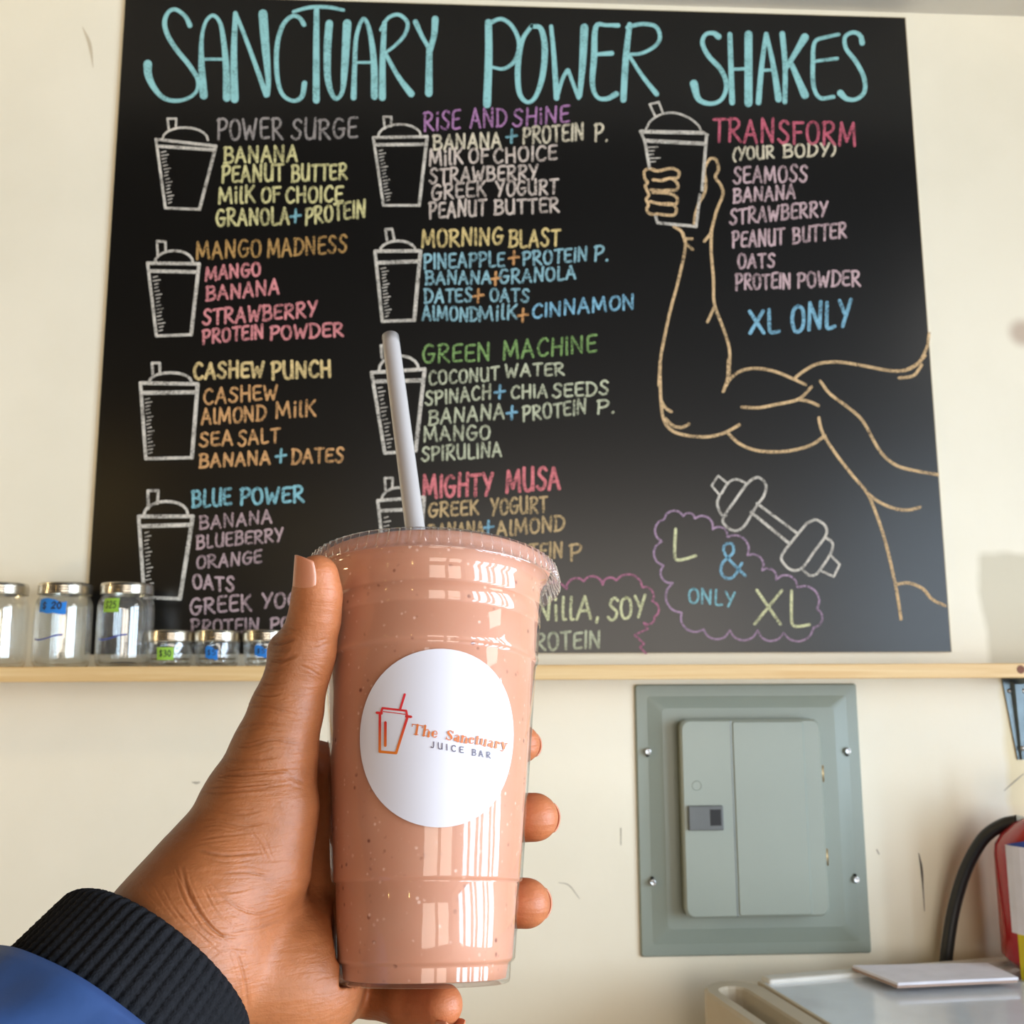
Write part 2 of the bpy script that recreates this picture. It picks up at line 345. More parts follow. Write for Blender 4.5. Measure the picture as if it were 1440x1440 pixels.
# ------------------------------------------------------------------ stroke lettering
G = {  # single-stroke glyphs: width, then strokes; 's' = smooth, 'l' = straight
'A': (.78, ('l', (0, 0), (.36, 1)), ('l', (.36, 1), (.72, 0)), ('l', (.12, .36), (.62, .36))),
'B': (.72, ('l', (.08, 0), (.1, 1)), ('s', (.02, .95), (.45, .98), (.62, .8), (.48, .58), (.14, .52)), ('s', (.14, .52), (.55, .5), (.7, .26), (.5, .04), (.02, 0))),
'C': (.68, ('s', (.64, .84), (.48, .98), (.22, .88), (.04, .5), (.16, .1), (.42, .0), (.66, .14))),
'D': (.76, ('l', (.08, 0), (.08, 1)), ('s', (.0, .98), (.4, .95), (.7, .7), (.7, .35), (.42, .05), (.0, 0))),
'E': (.62, ('s', (.6, .96), (.3, .96), (.08, .88), (.06, .5), (.08, .1), (.3, .03), (.6, .06)), ('l', (.08, .5), (.5, .53))),
'F': (.6, ('l', (.08, 0), (.08, .98)), ('l', (.04, .96), (.6, .98)), ('l', (.08, .52), (.48, .54))),
'G': (.76, ('s', (.64, .88), (.45, .98), (.2, .88), (.03, .48), (.18, .08), (.45, .02), (.66, .2), (.68, .44)), ('l', (.38, .46), (.76, .47))),
'H': (.74, ('l', (.08, 0), (.08, 1)), ('l', (.66, 0), (.66, 1)), ('l', (.08, .5), (.66, .52))),
'I': (.16, ('l', (.08, 0), (.08, .98))),
'i': (.16, ('l', (.08, 0), (.08, .62)), ('l', (.07, .86), (.09, .92))),
'J': (.5, ('s', (.42, 1), (.43, .4), (.36, .06), (.16, .0), (.02, .12))),
'K': (.7, ('l', (.08, 0), (.08, 1)), ('l', (.64, .98), (.1, .44)), ('l', (.24, .56), (.68, 0))),
'L': (.56, ('s', (.08, 1), (.07, .4), (.1, .04), (.3, 0), (.54, .05))),
'l': (.2, ('s', (.07, 1), (.06, .4), (.1, .04), (.22, .02))),
'M': (1.0, ('l', (.05, 0), (.12, 1)), ('l', (.12, 1), (.46, .18)), ('l', (.46, .18), (.82, 1)), ('l', (.82, 1), (.94, 0))),
'N': (.8, ('l', (.06, 0), (.08, 1)), ('l', (.08, 1), (.66, .02)), ('l', (.66, .02), (.7, 1))),
'O': (.74, ('s', (.38, .99), (.12, .86), (.03, .48), (.16, .08), (.38, .0), (.62, .14), (.7, .52), (.6, .88), (.34, .99))),
'P': (.68, ('l', (.08, 0), (.1, 1)), ('s', (.0, .93), (.4, 1), (.64, .84), (.56, .58), (.3, .46), (.1, .46))),
'R': (.74, ('l', (.08, 0), (.1, 1)), ('s', (.0, .94), (.4, 1), (.62, .84), (.54, .62), (.3, .5), (.1, .48)), ('l', (.2, .48), (.72, 0))),
'S': (.66, ('s', (.62, .86), (.44, .99), (.2, .92), (.14, .7), (.36, .52), (.58, .34), (.5, .08), (.25, .0), (.02, .16))),
'T': (.68, ('l', (.0, .95), (.68, .98)), ('l', (.34, .97), (.34, 0))),
'U': (.74, ('s', (.06, 1), (.05, .4), (.16, .05), (.4, .0), (.62, .2), (.66, 1)), ('l', (.66, 1), (.67, .02))),
'V': (.7, ('l', (.02, 1), (.34, 0)), ('l', (.34, 0), (.68, 1))),
'W': (1.0, ('l', (.02, 1), (.2, .02)), ('l', (.2, .02), (.46, .66)), ('l', (.46, .66), (.68, .02)), ('l', (.68, .02), (.94, 1))),
'X': (.72, ('l', (.02, 1), (.7, 0)), ('l', (.68, 1), (.02, 0))),
'Y': (.7, ('l', (.02, 1), (.34, .48)), ('l', (.68, 1), (.24, 0))),
'+': (.5, ('l', (.02, .48), (.48, .52)), ('l', (.26, .8), (.24, .18))),
'.': (.12, ('l', (.04, 0), (.08, .04))), ',': (.14, ('l', (.1, .06), (.04, -.16))),
'(': (.28, ('s', (.24, 1.04), (.04, .6), (.06, .2), (.24, -.06))), ')': (.28, ('s', (.04, 1.04), (.24, .6), (.22, .2), (.02, -.06))),
'$': (.6, ('s', (.54, .8), (.3, .92), (.1, .74), (.3, .5), (.5, .3), (.3, .08), (.06, .2)), ('l', (.3, 1.05), (.3, -.05))),
'2': (.6, ('s', (.06, .78), (.28, 1), (.52, .8), (.36, .42), (.04, .02)), ('l', (.04, .02), (.56, .04))),
'3': (.6, ('s', (.06, .92), (.34, 1), (.5, .78), (.24, .54)), ('s', (.24, .54), (.56, .4), (.44, .06), (.06, .04))),
'5': (.6, ('l', (.52, .98), (.14, .98)), ('l', (.14, .98), (.1, .56)), ('s', (.1, .56), (.4, .62), (.54, .32), (.36, .04), (.04, .08))),
'0': (.6, ('s', (.3, 1), (.08, .7), (.08, .3), (.3, 0), (.52, .3), (.52, .7), (.3, 1))),
}
class Ink:
    """flat marks laid on a surface: map2(px, py, lift) gives the 3D point"""
    def __init__(s, map2, base=0.0004): s.V = []; s.F = []; s.map = map2; s.k = 0; s.base = base
    def stroke(s, pts, w, caps=True):
        """pts: list of (x, y) or (x, y, w) in photo pixels"""
        s.k += 1; lift = s.base + (s.k % 40) * 0.000006
        P = np.array([(p[0], p[1]) for p in pts], float)
        W = np.array([(p[2] if len(p) > 2 else w) for p in pts], float) / 2
        n = len(P); d = np.gradient(P, axis=0) if n > 2 else np.repeat((P[-1] - P[0])[None], n, 0)
        L = np.linalg.norm(d, axis=1); L[L < 1e-6] = 1e-6; d /= L[:, None]; nn = np.stack([-d[:, 1], d[:, 0]], -1)
        b = len(s.V)
        for p, q, ww in zip(P, nn, W):
            s.V.append(s.map(*(p + q * ww), lift)); s.V.append(s.map(*(p - q * ww), lift))
        for i in range(n - 1): s.F.append((b + 2 * i, b + 2 * i + 1, b + 2 * i + 3, b + 2 * i + 2))
        if caps:
            for i, sg in ((0, -1), (n - 1, 1)):
                c = len(s.V); a0 = math.atan2(nn[i][1], nn[i][0])
                for k in range(6):
                    a = a0 - sg * PI * k / 5
                    s.V.append(s.map(P[i][0] + W[i] * math.cos(a), P[i][1] + W[i] * math.sin(a), lift))
                s.F.append(tuple(range(c, c + 6)))
    def curve(s, pts, w, n=6):
        if len(pts) < 3: return s.stroke(pts, w)
        q = [tuple(p) + ((w,) if len(p) < 3 else ()) for p in pts]
        s.stroke([tuple(p) for p in smooth_path(q, n)], w)
    def poly(s, pts, w):
        for a, b in zip(pts, pts[1:]): s.stroke([a, b], w)
    def fill(s, pts, lift=0.0):
        b = len(s.V); s.V += [s.map(x, y, s.base + lift) for x, y in pts]; s.F.append(tuple(range(b, b + len(pts))))
    def text(s, t, x0, x1, y0, y1, h, w, jit=0.05, gap=.2):
        adv = [(G[c][0] + gap if c != ' ' else .55) for c in t]; tot = sum(adv) - gap; u = 0
        sx = (x1 - x0) / tot
        for c, a in zip(t, adv):
            if c != ' ':
                hh = h * (1 + random.uniform(-jit, jit)); dy = h * random.uniform(-jit, jit) * .6; sh = random.uniform(-.04, .06)
                for st in G[c][1:]:
                    pts = [(x0 + (u + x + sh * y) * sx, y0 + (y1 - y0) * (u + x) / tot - y * hh + dy) for x, y in st[1:]]
                    if st[0] == 's': s.curve(pts, w, 4)
                    else: s.stroke(pts, w)
            u += a
    def build(s, name, m, parent, label=None):
        o = mesh_obj(name, s.V, s.F, m, parent)
        if label: o['label'] = label
        return o
BT = 0.006                                                       # board thickness
def board_map(px, py, lift):
    return on_wall(px, py, -BT - lift)

# ------------------------------------------------------------------ chalkboard
bw, bh = 1.34, 1.0993
board = empty('chalkboard', (bw / 2, -BT / 2, Z0), 'large black chalkboard menu with coloured chalk lettering mounted on the cream wall', 'chalkboard')
M_BCORE = mat('board_edge', srgb(190, 174, 140), 0.7)
m, nt, b = newmat('black_chalkboard_face'); P_ = pos(nt)
n1 = N(nt, 'ShaderNodeTexNoise', i_Scale=3.5, i_Detail=7.0, i_Roughness=0.7); nt.links.new(P_, n1.inputs['Vector'])
mx = N(nt, 'ShaderNodeMix', data_type='RGBA'); mx.inputs[6].default_value = (.0028, .0024, .0020, 1); mx.inputs[7].default_value = (.0060, .0054, .0048, 1)
nt.links.new(n1.outputs[0], mx.inputs[0]); nt.links.new(mx.outputs[2], b.inputs['Base Color'])
b.inputs['Roughness'].default_value = 0.28; b.inputs['Specular IOR Level'].default_value = 0.45
M_BOARD = m
boxo('board_core', (0, bw, -BT + .0005, 0, Z0, Z0 + bh), M_BCORE, board)
boxo('writing_surface', (0.0015, bw - .0015, -BT, -BT + .0005, Z0 + .0005, Z0 + bh - .0015), M_BOARD, board)

PALE = lambda c: tuple(v * .80 + .13 * (sum(c[:3]) / 3 + .25) for v in c[:3]) + (1,)
CH = {n: chalk_mat('chalk_' + n, PALE(c)) for n, c in dict(
    turquoise=srgb(150, 205, 205), white=srgb(225, 216, 200), grey=srgb(160, 150, 144), yellow=srgb(226, 216, 140), lilac=srgb(186, 120, 182),
    cream=srgb(232, 218, 184), beige=srgb(226, 206, 190), ochre=srgb(190, 142, 58), pink=srgb(236, 138, 140), gold=srgb(240, 208, 130),
    orange=srgb(226, 164, 88), sky=srgb(128, 200, 212), mauve=srgb(192, 160, 162), sand=srgb(234, 204, 120), teal=srgb(140, 196, 208),
    tangerine=srgb(240, 168, 84), green=srgb(128, 170, 84), celery=srgb(206, 210, 172), rose=srgb(236, 116, 122), khaki=srgb(206, 172, 112),
    lemon=srgb(228, 228, 168), crimson=srgb(214, 84, 112), rosewood=srgb(214, 178, 182), blue=srgb(126, 196, 226), tan=srgb(238, 196, 134),
    plum=srgb(176, 140, 172), dusk=srgb(190, 106, 142)).items()}
# crop frames used while tracing: origin and scale
CR = dict(A=(180, 0, 2.6667), B=(680, 0, 2.4828), C=(180, 320, 4.0), D=(510, 310, 3.6923), E=(180, 640, 4.0), F=(520, 640, 3.2727), H=(880, 130, 3.1304), I=(880, 500, 3.0638), G=(500, 440, 4.5), P=(0, 0, 1.0))
def tr(cr, pts):
    ox, oy, s = CR[cr]
    return [(ox + p[0] / s, oy + p[1] / s) + ((p[2] / s,) if len(p) > 2 else ()) for p in pts]
LINES = [  # crop, colour, stroke px, [(text, x0, x1, ybase0, ybase1, height)], label
('A', 'grey', 3.0, [('POWER', 335, 580, 525, 520, 85), ('SURGE', 612, 860, 522, 518, 82)]),
('A', 'yellow', 3.2, [('BANANA', 360, 635, 612, 604, 62)]),
('A', 'yellow', 3.2, [('PEANUT', 352, 582, 685, 676, 66), ('BUTTER', 614, 820, 680, 672, 64)]),
('A', 'yellow', 3.2, [('MilK', 340, 475, 764, 758, 64), ('OF', 500, 572, 758, 756, 60), ('CHOICE', 592, 805, 760, 756, 62)]),
('A', 'yellow', 3.2, [('GRANOLA', 332, 605, 848, 840, 66), ('PROTEIN', 665, 890, 842, 812, 66)]),
('A', 'lilac', 2.8, [('RiSE', 1110, 1245, 492, 482, 76), ('AND', 1285, 1420, 478, 474, 74)]), ('B', 'lilac', 2.8, [('SHiNE', 102, 300, 440, 425, 62)]),
('A', 'cream', 3.0, [('BANANA', 1145, 1400, 560, 552, 56)]), ('B', 'cream', 3.0, [('PROTEIN', 137, 350, 503, 488, 60), ('P.', 388, 432, 494, 492, 66)]),
('A', 'beige', 3.0, [('MilK', 1130, 1255, 622, 614, 62), ('OF', 1278, 1352, 612, 610, 58)]), ('B', 'beige', 3.0, [('CHOICE', 35, 256, 570, 556, 54)]),
('P', 'beige', 3.0, [('STRAWBERRY', 604, 756, 258, 251, 22)]),
('P', 'beige', 3.0, [('GREEK', 607, 683, 281, 276, 23), ('YOGURT', 698, 784, 276, 272, 22)]),
('P', 'beige', 3.0, [('PEANUT', 604, 683, 307, 302, 24), ('BUTTER', 695, 786, 302, 298, 22)]),
('C', 'ochre', 3.0, [('MANGO', 385, 748, 178, 160, 100), ('MADNESS', 785, 1230, 168, 138, 104)]),
('C', 'pink', 3.2, [('MANGO', 435, 745, 298, 268, 80)]),
('C', 'pink', 3.2, [('BANANA', 440, 850, 412, 372, 84)]),
('C', 'pink', 3.2, [('STRAWBERRY', 420, 1060, 548, 498, 88)]),
('C', 'pink', 3.2, [('PROTEIN', 420, 762, 655, 620, 80), ('POWDER', 800, 1210, 632, 608, 82)]),
('C', 'gold', 3.8, [('CASHEW', 372, 765, 850, 838, 92), ('PUNCH', 810, 1140, 852, 836, 98)]),
('C', 'orange', 3.0, [('CASHEW', 427, 842, 992, 964, 88)]),
('C', 'orange', 3.0, [('AlMOND', 415, 775, 1108, 1082, 88), ('MilK', 832, 1055, 1072, 1060, 92)]),
('C', 'orange', 3.0, [('SEA', 402, 590, 1232, 1222, 84), ('SALT', 620, 850, 1226, 1206, 86)]),
('E', 'orange', 3.2, [('BANANA', 402, 800, 70, 50, 78), ('DATES', 922, 1210, 48, 36, 84)]),
('E', 'sky', 3.6, [('BLUE', 362, 580, 294, 276, 98), ('POWER', 632, 988, 280, 262, 94)]),
('E', 'mauve', 2.8, [('BANANA', 402, 810, 418, 380, 76)]),
('E', 'mauve', 2.8, [('BLUEBERRY', 386, 872, 526, 482, 78)]),
('E', 'mauve', 2.8, [('ORANGE', 386, 750, 640, 606, 76)]),
('E', 'mauve', 3.2, [('OATS', 366, 596, 748, 768, 84)]),
('E', 'mauve', 3.2, [('GREEK', 350, 694, 896, 874, 94), ('YOGURT', 752, 1180, 862, 840, 90)]),
('E', 'mauve', 3.0, [('PROTEIN', 356, 736, 1004, 992, 80), ('POWDER', 800, 1200, 990, 970, 80)]),
('D', 'sand', 3.2, [('MORNING', 307, 725, 138, 122, 94), ('BLAST', 760, 1022, 138, 132, 92)]),
('D', 'teal', 3.0, [('PINEAPPLE', 318, 736, 250, 238, 80), ('PROTEIN', 832, 1165, 234, 208, 76), ('P.', 1203, 1272, 212, 206, 84)]),
('D', 'teal', 3.0, [('BANANA', 327, 666, 332, 326, 70), ('GRANOLA', 712, 1106, 328, 302, 74)]),
('D', 'teal', 3.0, [('DATES', 322, 566, 428, 420, 76), ('OATS', 662, 862, 418, 424, 70)]),
('D', 'teal', 3.0, [('AlMOND', 312, 600, 516, 524, 76), ('MilK', 604, 800, 522, 508, 80)]),
('D', 'blue', 3.0, [('CINNAMON', 880, 1410, 506, 456, 78)]),
('D', 'green', 3.0, [('GREEN', 312, 662, 742, 724, 98), ('MACHINE', 730, 1214, 722, 682, 96)]),
('D', 'celery', 2.8, [('COCONUT', 345, 706, 856, 826, 74), ('WATER', 742, 1046, 814, 800, 68)]),
('D', 'celery', 2.8, [('SPINACH', 326, 664, 960, 924, 76), ('CHIA', 770, 960, 922, 918, 72), ('SEEDS', 985, 1276, 918, 904, 74)]),
('D', 'celery', 2.8, [('BANANA', 342, 736, 1062, 1026, 80), ('PROTEIN', 832, 1160, 1042, 1002, 80), ('P.', 1216, 1305, 1002, 1000, 76)]),
('D', 'celery', 2.8, [('MANGO', 318, 660, 1146, 1136, 78)]),
('D', 'celery', 2.8, [('SPIRULINA', 306, 722, 1250, 1226, 78)]),
('F', 'rose', 4.0, [('MIGHTY', 247, 564, 194, 186, 108), ('MUSA', 628, 876, 170, 152, 110)]),
('F', 'khaki', 3.0, [('GREEK', 270, 500, 286, 272, 70), ('YOGURT', 556, 816, 276, 262, 78)]),
('F', 'khaki', 3.0, [('BANANA', 272, 528, 388, 372, 72), ('AlMOND', 586, 896, 374, 344, 74)]),
('F', 'khaki', 3.0, [('PROTEIN', 592, 888, 486, 470, 76), ('P', 922, 976, 484, 480, 78)]),
('F', 'lemon', 3.4, [('VANillA,', 596, 1052, 770, 752, 112), ('SOY', 1095, 1268, 764, 744, 106)]),
('F', 'celery', 3.2, [('PROTEIN', 706, 1062, 904, 884, 84)]),
('H', 'crimson', 3.4, [('TRANSFORM', 385, 1012, 214, 232, 108)]),
('H', 'cream', 2.8, [('(YOUR', 472, 652, 300, 288, 58), ('BODY)', 694, 922, 286, 276, 58)]),
('H', 'rosewood', 3.0, [('SEAMOSS', 474, 798, 400, 392, 76)]),
('H', 'rosewood', 3.0, [('BANANA', 474, 746, 486, 466, 62)]),
('H', 'rosewood', 3.0, [('STRAWBERRY', 458, 886, 582, 542, 70)]),
('H', 'rosewood', 3.0, [('PEANUT', 470, 696, 684, 668, 74), ('BUTTER', 736, 970, 664, 638, 72)]),
('H', 'rosewood', 3.0, [('OATS', 494, 655, 776, 768, 66)]),
('H', 'rosewood', 3.0, [('PROTEIN', 484, 726, 868, 862, 72), ('POWDER', 756, 1032, 858, 850, 70)]),
('H', 'blue', 4.4, [('XL', 546, 676, 1058, 1056, 104), ('ONLY', 730, 990, 1056, 1026, 124)]),
('I', 'lemon', 3.6, [('L', 196, 305, 884, 866, 140), ('XL', 552, 794, 1160, 1164, 160)]),
('I', 'sky', 2.8, [('ONLY', 270, 468, 1062, 1082, 66)]),
]
for cr, col, wpx, words in LINES:
    ox, oy, s = CR[cr]
    for t, x0, x1, y0, y1, h in words:
        ink = Ink(board_map); ink.text(t, ox + x0 / s, ox + x1 / s, oy + y0 / s, oy + y1 / s, h / s * .93, wpx * 1.16)
        ink.build('chalk_lettering', CH[col], board, '%s chalk writing reading %s' % (col if col in ('grey', 'yellow', 'lilac', 'pink', 'orange', 'green', 'white', 'gold', 'blue', 'turquoise') else {'cream': 'cream', 'beige': 'beige', 'ochre': 'ochre', 'sky': 'light blue', 'mauve': 'mauve', 'sand': 'pale yellow', 'teal': 'light blue', 'celery': 'pale green', 'rose': 'pink', 'khaki': 'tan', 'lemon': 'pale yellow', 'crimson': 'red pink', 'rosewood': 'dusty pink'}.get(col, col), t.upper()))
for cr, x, y, c in [('A', 628, 810, 'sky'), ('B', 98, 476, 'sky'), ('D', 785, 193, 'tangerine'), ('D', 690, 302, 'tangerine'), ('D', 600, 391, 'tangerine'), ('D', 832, 492, 'tangerine'),
                    ('P', 395, 641, 'sky'), ('D', 712, 890, 'blue'), ('D', 775, 998, 'blue'), ('F', 545, 332, 'blue')]:
    (X, Y), = tr(cr, [(x, y)]); ink = Ink(board_map)
    ink.stroke([(X - 7, Y + 1), (X + 7, Y - 1)], 3.6); ink.stroke([(X + .5, Y - 9), (X - .5, Y + 9)], 3.6)
    ink.build('plus_sign', CH[c], board)
# headline, traced letter by letter
TITLE = [
('A', [(232, 95, 20), (215, 62, 15), (180, 36, 15), (152, 45, 15), (137, 85, 18), (150, 135, 18), (185, 190, 18), (230, 245, 18), (262, 300, 16), (255, 345, 13), (220, 370, 13), (175, 378, 15), (130, 365, 17), (95, 325, 22), (76, 280, 28), (74, 240, 32)]),
('A', [(284, 358, 30), (276, 250, 24), (276, 150, 15), (290, 85, 13), (318, 58, 14), (345, 85, 15), (358, 150, 20), (368, 250, 24), (370, 368, 28)]), ('A', [(282, 222, 11), (366, 222, 11)]),
('A', [(400, 372, 30), (397, 200, 24), (403, 50, 18)]), ('A', [(403, 50, 15), (430, 115, 15), (475, 235, 17), (518, 356, 20)]), ('A', [(506, 52, 34), (516, 180, 30), (526, 300, 20), (524, 356, 16)]),
('A', [(660, 92, 18), (642, 66, 15), (612, 62, 15), (578, 100, 17), (558, 180, 18), (560, 290, 17), (580, 355, 15), (620, 378, 14), (652, 362, 18), (662, 312, 20)]),
('A', [(620, 44, 12), (680, 28, 14), (750, 27, 14), (808, 38, 12)]), ('A', [(707, 36, 20), (706, 200, 24), (706, 376, 26)]),
('A', [(755, 88, 28), (748, 180, 28), (750, 300, 24), (775, 368, 16), (803, 345, 16), (812, 260, 26), (822, 88, 32)]),
('A', [(846, 366, 22), (850, 250, 18), (856, 140, 16), (882, 70, 14), (906, 115, 17), (922, 230, 24), (924, 362, 26)]), ('A', [(850, 234, 10), (918, 234, 10)]),
('A', [(954, 366, 26), (955, 220, 22), (962, 85, 18)]), ('A', [(948, 112, 13), (975, 68, 13), (1015, 55, 14), (1048, 85, 15), (1038, 130, 14), (1000, 172, 12), (962, 200, 11)]), ('A', [(965, 200, 14), (1012, 285, 18), (1062, 352, 26)]),
('A', [(1078, 82, 20), (1102, 135, 16), (1130, 182, 16)]), ('A', [(1152, 72, 26), (1148, 130, 22), (1133, 190, 20)]), ('A', [(1130, 180, 22), (1128, 350, 28)]),
('B', [(17, 78, 24), (18, 200, 26), (12, 364, 28)]), ('B', [(14, 85, 15), (60, 66, 14), (100, 92, 14), (124, 150, 15), (110, 210, 14), (70, 240, 12), (20, 232, 10)]),
('B', [(168, 92, 14), (200, 100, 18), (214, 170, 22), (205, 270, 20), (180, 340, 15), (150, 356, 14), (124, 320, 18), (120, 230, 20), (136, 140, 16), (168, 90, 13)]),
('B', [(236, 92, 14), (246, 200, 17), (255, 342, 20)]), ('B', [(258, 335, 13), (276, 275, 13), (293, 245, 14)]), ('B', [(296, 245, 13), (312, 290, 13), (332, 342, 14)]), ('B', [(336, 335, 16), (346, 220, 24), (352, 96, 28)]),
('B', [(470, 89, 16), (430, 88, 13), (392, 94, 18), (386, 200, 22), (380, 290, 18), (396, 338, 14), (430, 345, 16), (463, 328, 20)]), ('B', [(392, 190, 12), (448, 186, 17)]),
('B', [(510, 86, 18), (497, 200, 22), (488, 348, 22)]), ('B', [(502, 96, 14), (550, 84, 14), (600, 92, 14), (616, 128, 14), (600, 160, 13), (552, 186, 12), (506, 190, 11)]), ('B', [(506, 190, 12), (552, 262, 14), (604, 328, 18)]),
('B', [(820, 128, 22), (803, 116, 16), (776, 120, 14), (764, 150, 16), (785, 195, 17), (830, 245, 17), (848, 300, 16), (830, 348, 14), (790, 362, 15), (750, 345, 20), (734, 292, 28)]),
('B', [(860, 120, 17), (868, 358, 20)]), ('B', [(925, 120, 27), (925, 360, 28)]), ('B', [(868, 242, 11), (920, 240, 11)]),
('B', [(960, 358, 20), (970, 240, 18), (986, 118, 14)]), ('B', [(988, 118, 13), (1012, 230, 18), (1030, 346, 24)]), ('B', [(966, 246, 11), (1015, 244, 11)]),
('B', [(1043, 118, 20), (1053, 230, 18), (1052, 356, 17)]), ('B', [(1122, 130, 28), (1092, 180, 20), (1056, 240, 14)]), ('B', [(1070, 212, 16), (1122, 332, 28)]),
('B', [(1240, 120, 12), (1195, 130, 13), (1156, 148, 14), (1150, 220, 16), (1152, 300, 15), (1175, 342, 14), (1222, 338, 14)]), ('B', [(1156, 214, 11), (1235, 204, 12)]),
('B', [(1322, 150, 20), (1315, 124, 16), (1290, 113, 14), (1262, 130, 14), (1266, 170, 15), (1300, 215, 16), (1328, 270, 16), (1330, 320, 15), (1302, 346, 14), (1268, 345, 17), (1246, 325, 24)]),
]
ink = Ink(board_map)
for cr, pts in TITLE: ink.curve(tr(cr, pts), 5, 5)
CH['title'] = chalk_mat('chalk_title', srgb(152, 206, 206), grain=0.40)
ink.build('chalk_lettering', CH['title'], board, 'large turquoise chalk headline reading SANCTUARY POWER SHAKES')
# shaker cups drawn in chalk
def chalk_cup(cr, straw, dome, tl, tr_, ll, lr, bl, br, w=3.4, ticks=1, col='white'):
    ink = Ink(board_map); q = lambda *p: tr(cr, p)
    s = q(*straw); ink.poly([s[3], s[0], s[1], s[2]], w * .85)
    d0, d1, d2 = q(*dome); c = ((d0[0] + d2[0]) / 2, (d0[1] + d2[1]) / 2)
    hw = (d2[0] - d0[0]) / 2; hh = c[1] - d1[1]
    arc = [(c[0] - hw * math.cos(PI * k / 10), (d0[1] + (d2[1] - d0[1]) * k / 10) - hh * math.sin(PI * k / 10)) for k in range(11)]
    ink.stroke(arc, w * .9)
    TL, TR, LL, LR, BL, BR = q(tl, tr_, ll, lr, bl, br)
    ink.stroke([TL, TR], w * 1.15); ink.stroke([LL, LR], w * 1.25)
    ink.stroke([TL, BL], w * 1.1); ink.stroke([TR, BR], w * 1.25); ink.stroke([BL, BR], w)
    if ticks:
        n = 17
        for k in range(1, n):
            t = k / n; x = LL[0] + (BL[0] - LL[0]) * t + 4.5; y = LL[1] + 3 + (BL[1] - LL[1] - 6) * t
            ln = 9 if k % 4 == 2 else (6 if k % 2 else 4.5)
            ink.stroke([(x + random.uniform(-1, 1), y + 1), (x + ln, y - .6)], 1.5)
    ink.build('chalk_drawing', CH[col], board, 'chalk outline of a lidded cup with a straw')
chalk_cup('A', [(148, 445), (181, 445), (179, 478), (153, 486)], [(130, 520), (215, 478), (300, 525)], (105, 522), (330, 548), (112, 548), (325, 562), (140, 780), (268, 785), 3.6)
chalk_cup('A', [(958, 438), (988, 438), (986, 474), (963, 482)], [(938, 512), (1020, 466), (1098, 508)], (920, 516), (1122, 512), (926, 543), (1118, 541), (958, 770), (1092, 770), 3.6)
chalk_cup('C', [(163, 76), (210, 80), (212, 132), (168, 162)], [(150, 200), (250, 130), (365, 195)], (110, 200), (400, 204), (122, 244), (394, 250), (160, 610), (355, 602), 4.0)
chalk_cup('C', [(135, 762), (178, 762), (180, 824), (140, 834)], [(118, 870), (235, 816), (355, 865)], (70, 874), (392, 880), (78, 930), (385, 926), (100, 1300), (360, 1294), 4.4)
chalk_cup('E', [(112, 200), (170, 200), (166, 272), (114, 302)], [(90, 335), (210, 260), (335, 326)], (60, 345), (365, 344), (72, 400), (352, 392), (92, 800), (292, 808), 4.6)
chalk_cup('D', [(118, 46), (152, 44), (164, 96), (126, 102)], [(90, 160), (190, 106), (275, 158)], (64, 160), (300, 158), (80, 220), (285, 212), (102, 524), (268, 518), 4.2)
chalk_cup('D', [(95, 650), (140, 648), (144, 700), (100, 712)], [(85, 775), (190, 702), (290, 770)], (46, 790), (322, 772), (60, 836), (305, 830), (115, 1208), (275, 1195), 4.4)
chalk_cup('G', [(185, 1045), (235, 1045), (232, 1105), (190, 1125)], [(165, 1180), (265, 1105), (380, 1165)], (140, 1188), (435, 1166), (155, 1252), (425, 1240), (205, 1740), (390, 1730), 4.0)
# arm holding a cup
ink = Ink(board_map); q = lambda cr, *p: tr(cr, p)
s_ = q('H', (105, 52), (145, 42), (165, 94), (130, 106)); ink.poly([s_[3], s_[0], s_[1], s_[2]], 3)
ink.curve(q('H', (82, 176), (110, 125), (160, 95), (215, 90), (270, 108), (315, 140), (335, 175)), 3)
for a in ([(66, 172), (340, 178)], [(84, 212), (350, 226)]): ink.stroke(q('H', *a), 5.4)
ink.stroke(q('H', (66, 172), (84, 215)), 4); ink.stroke(q('H', (340, 178), (362, 186)), 3); ink.stroke(q('H', (84, 215), (104, 330)), 4.2)
ink.stroke(q('H', (356, 188), (336, 430)), 4.4); ink.stroke(q('H', (326, 450), (310, 590)), 4.0)
ink.poly(q('H', (310, 590), (140, 574), (132, 545)), 4.2)
for k, l in enumerate((42, 26, 20, 48, 24)): ink.stroke(q('H', (98 + 2 * k, 242 + 16 * k), (98 + l + 2 * k, 240 + 16 * k)), 1.8)
ink.build('chalk_drawing', CH['white'], board, 'chalk outline of a cup held by the drawn hand')
ink = Ink(board_map)
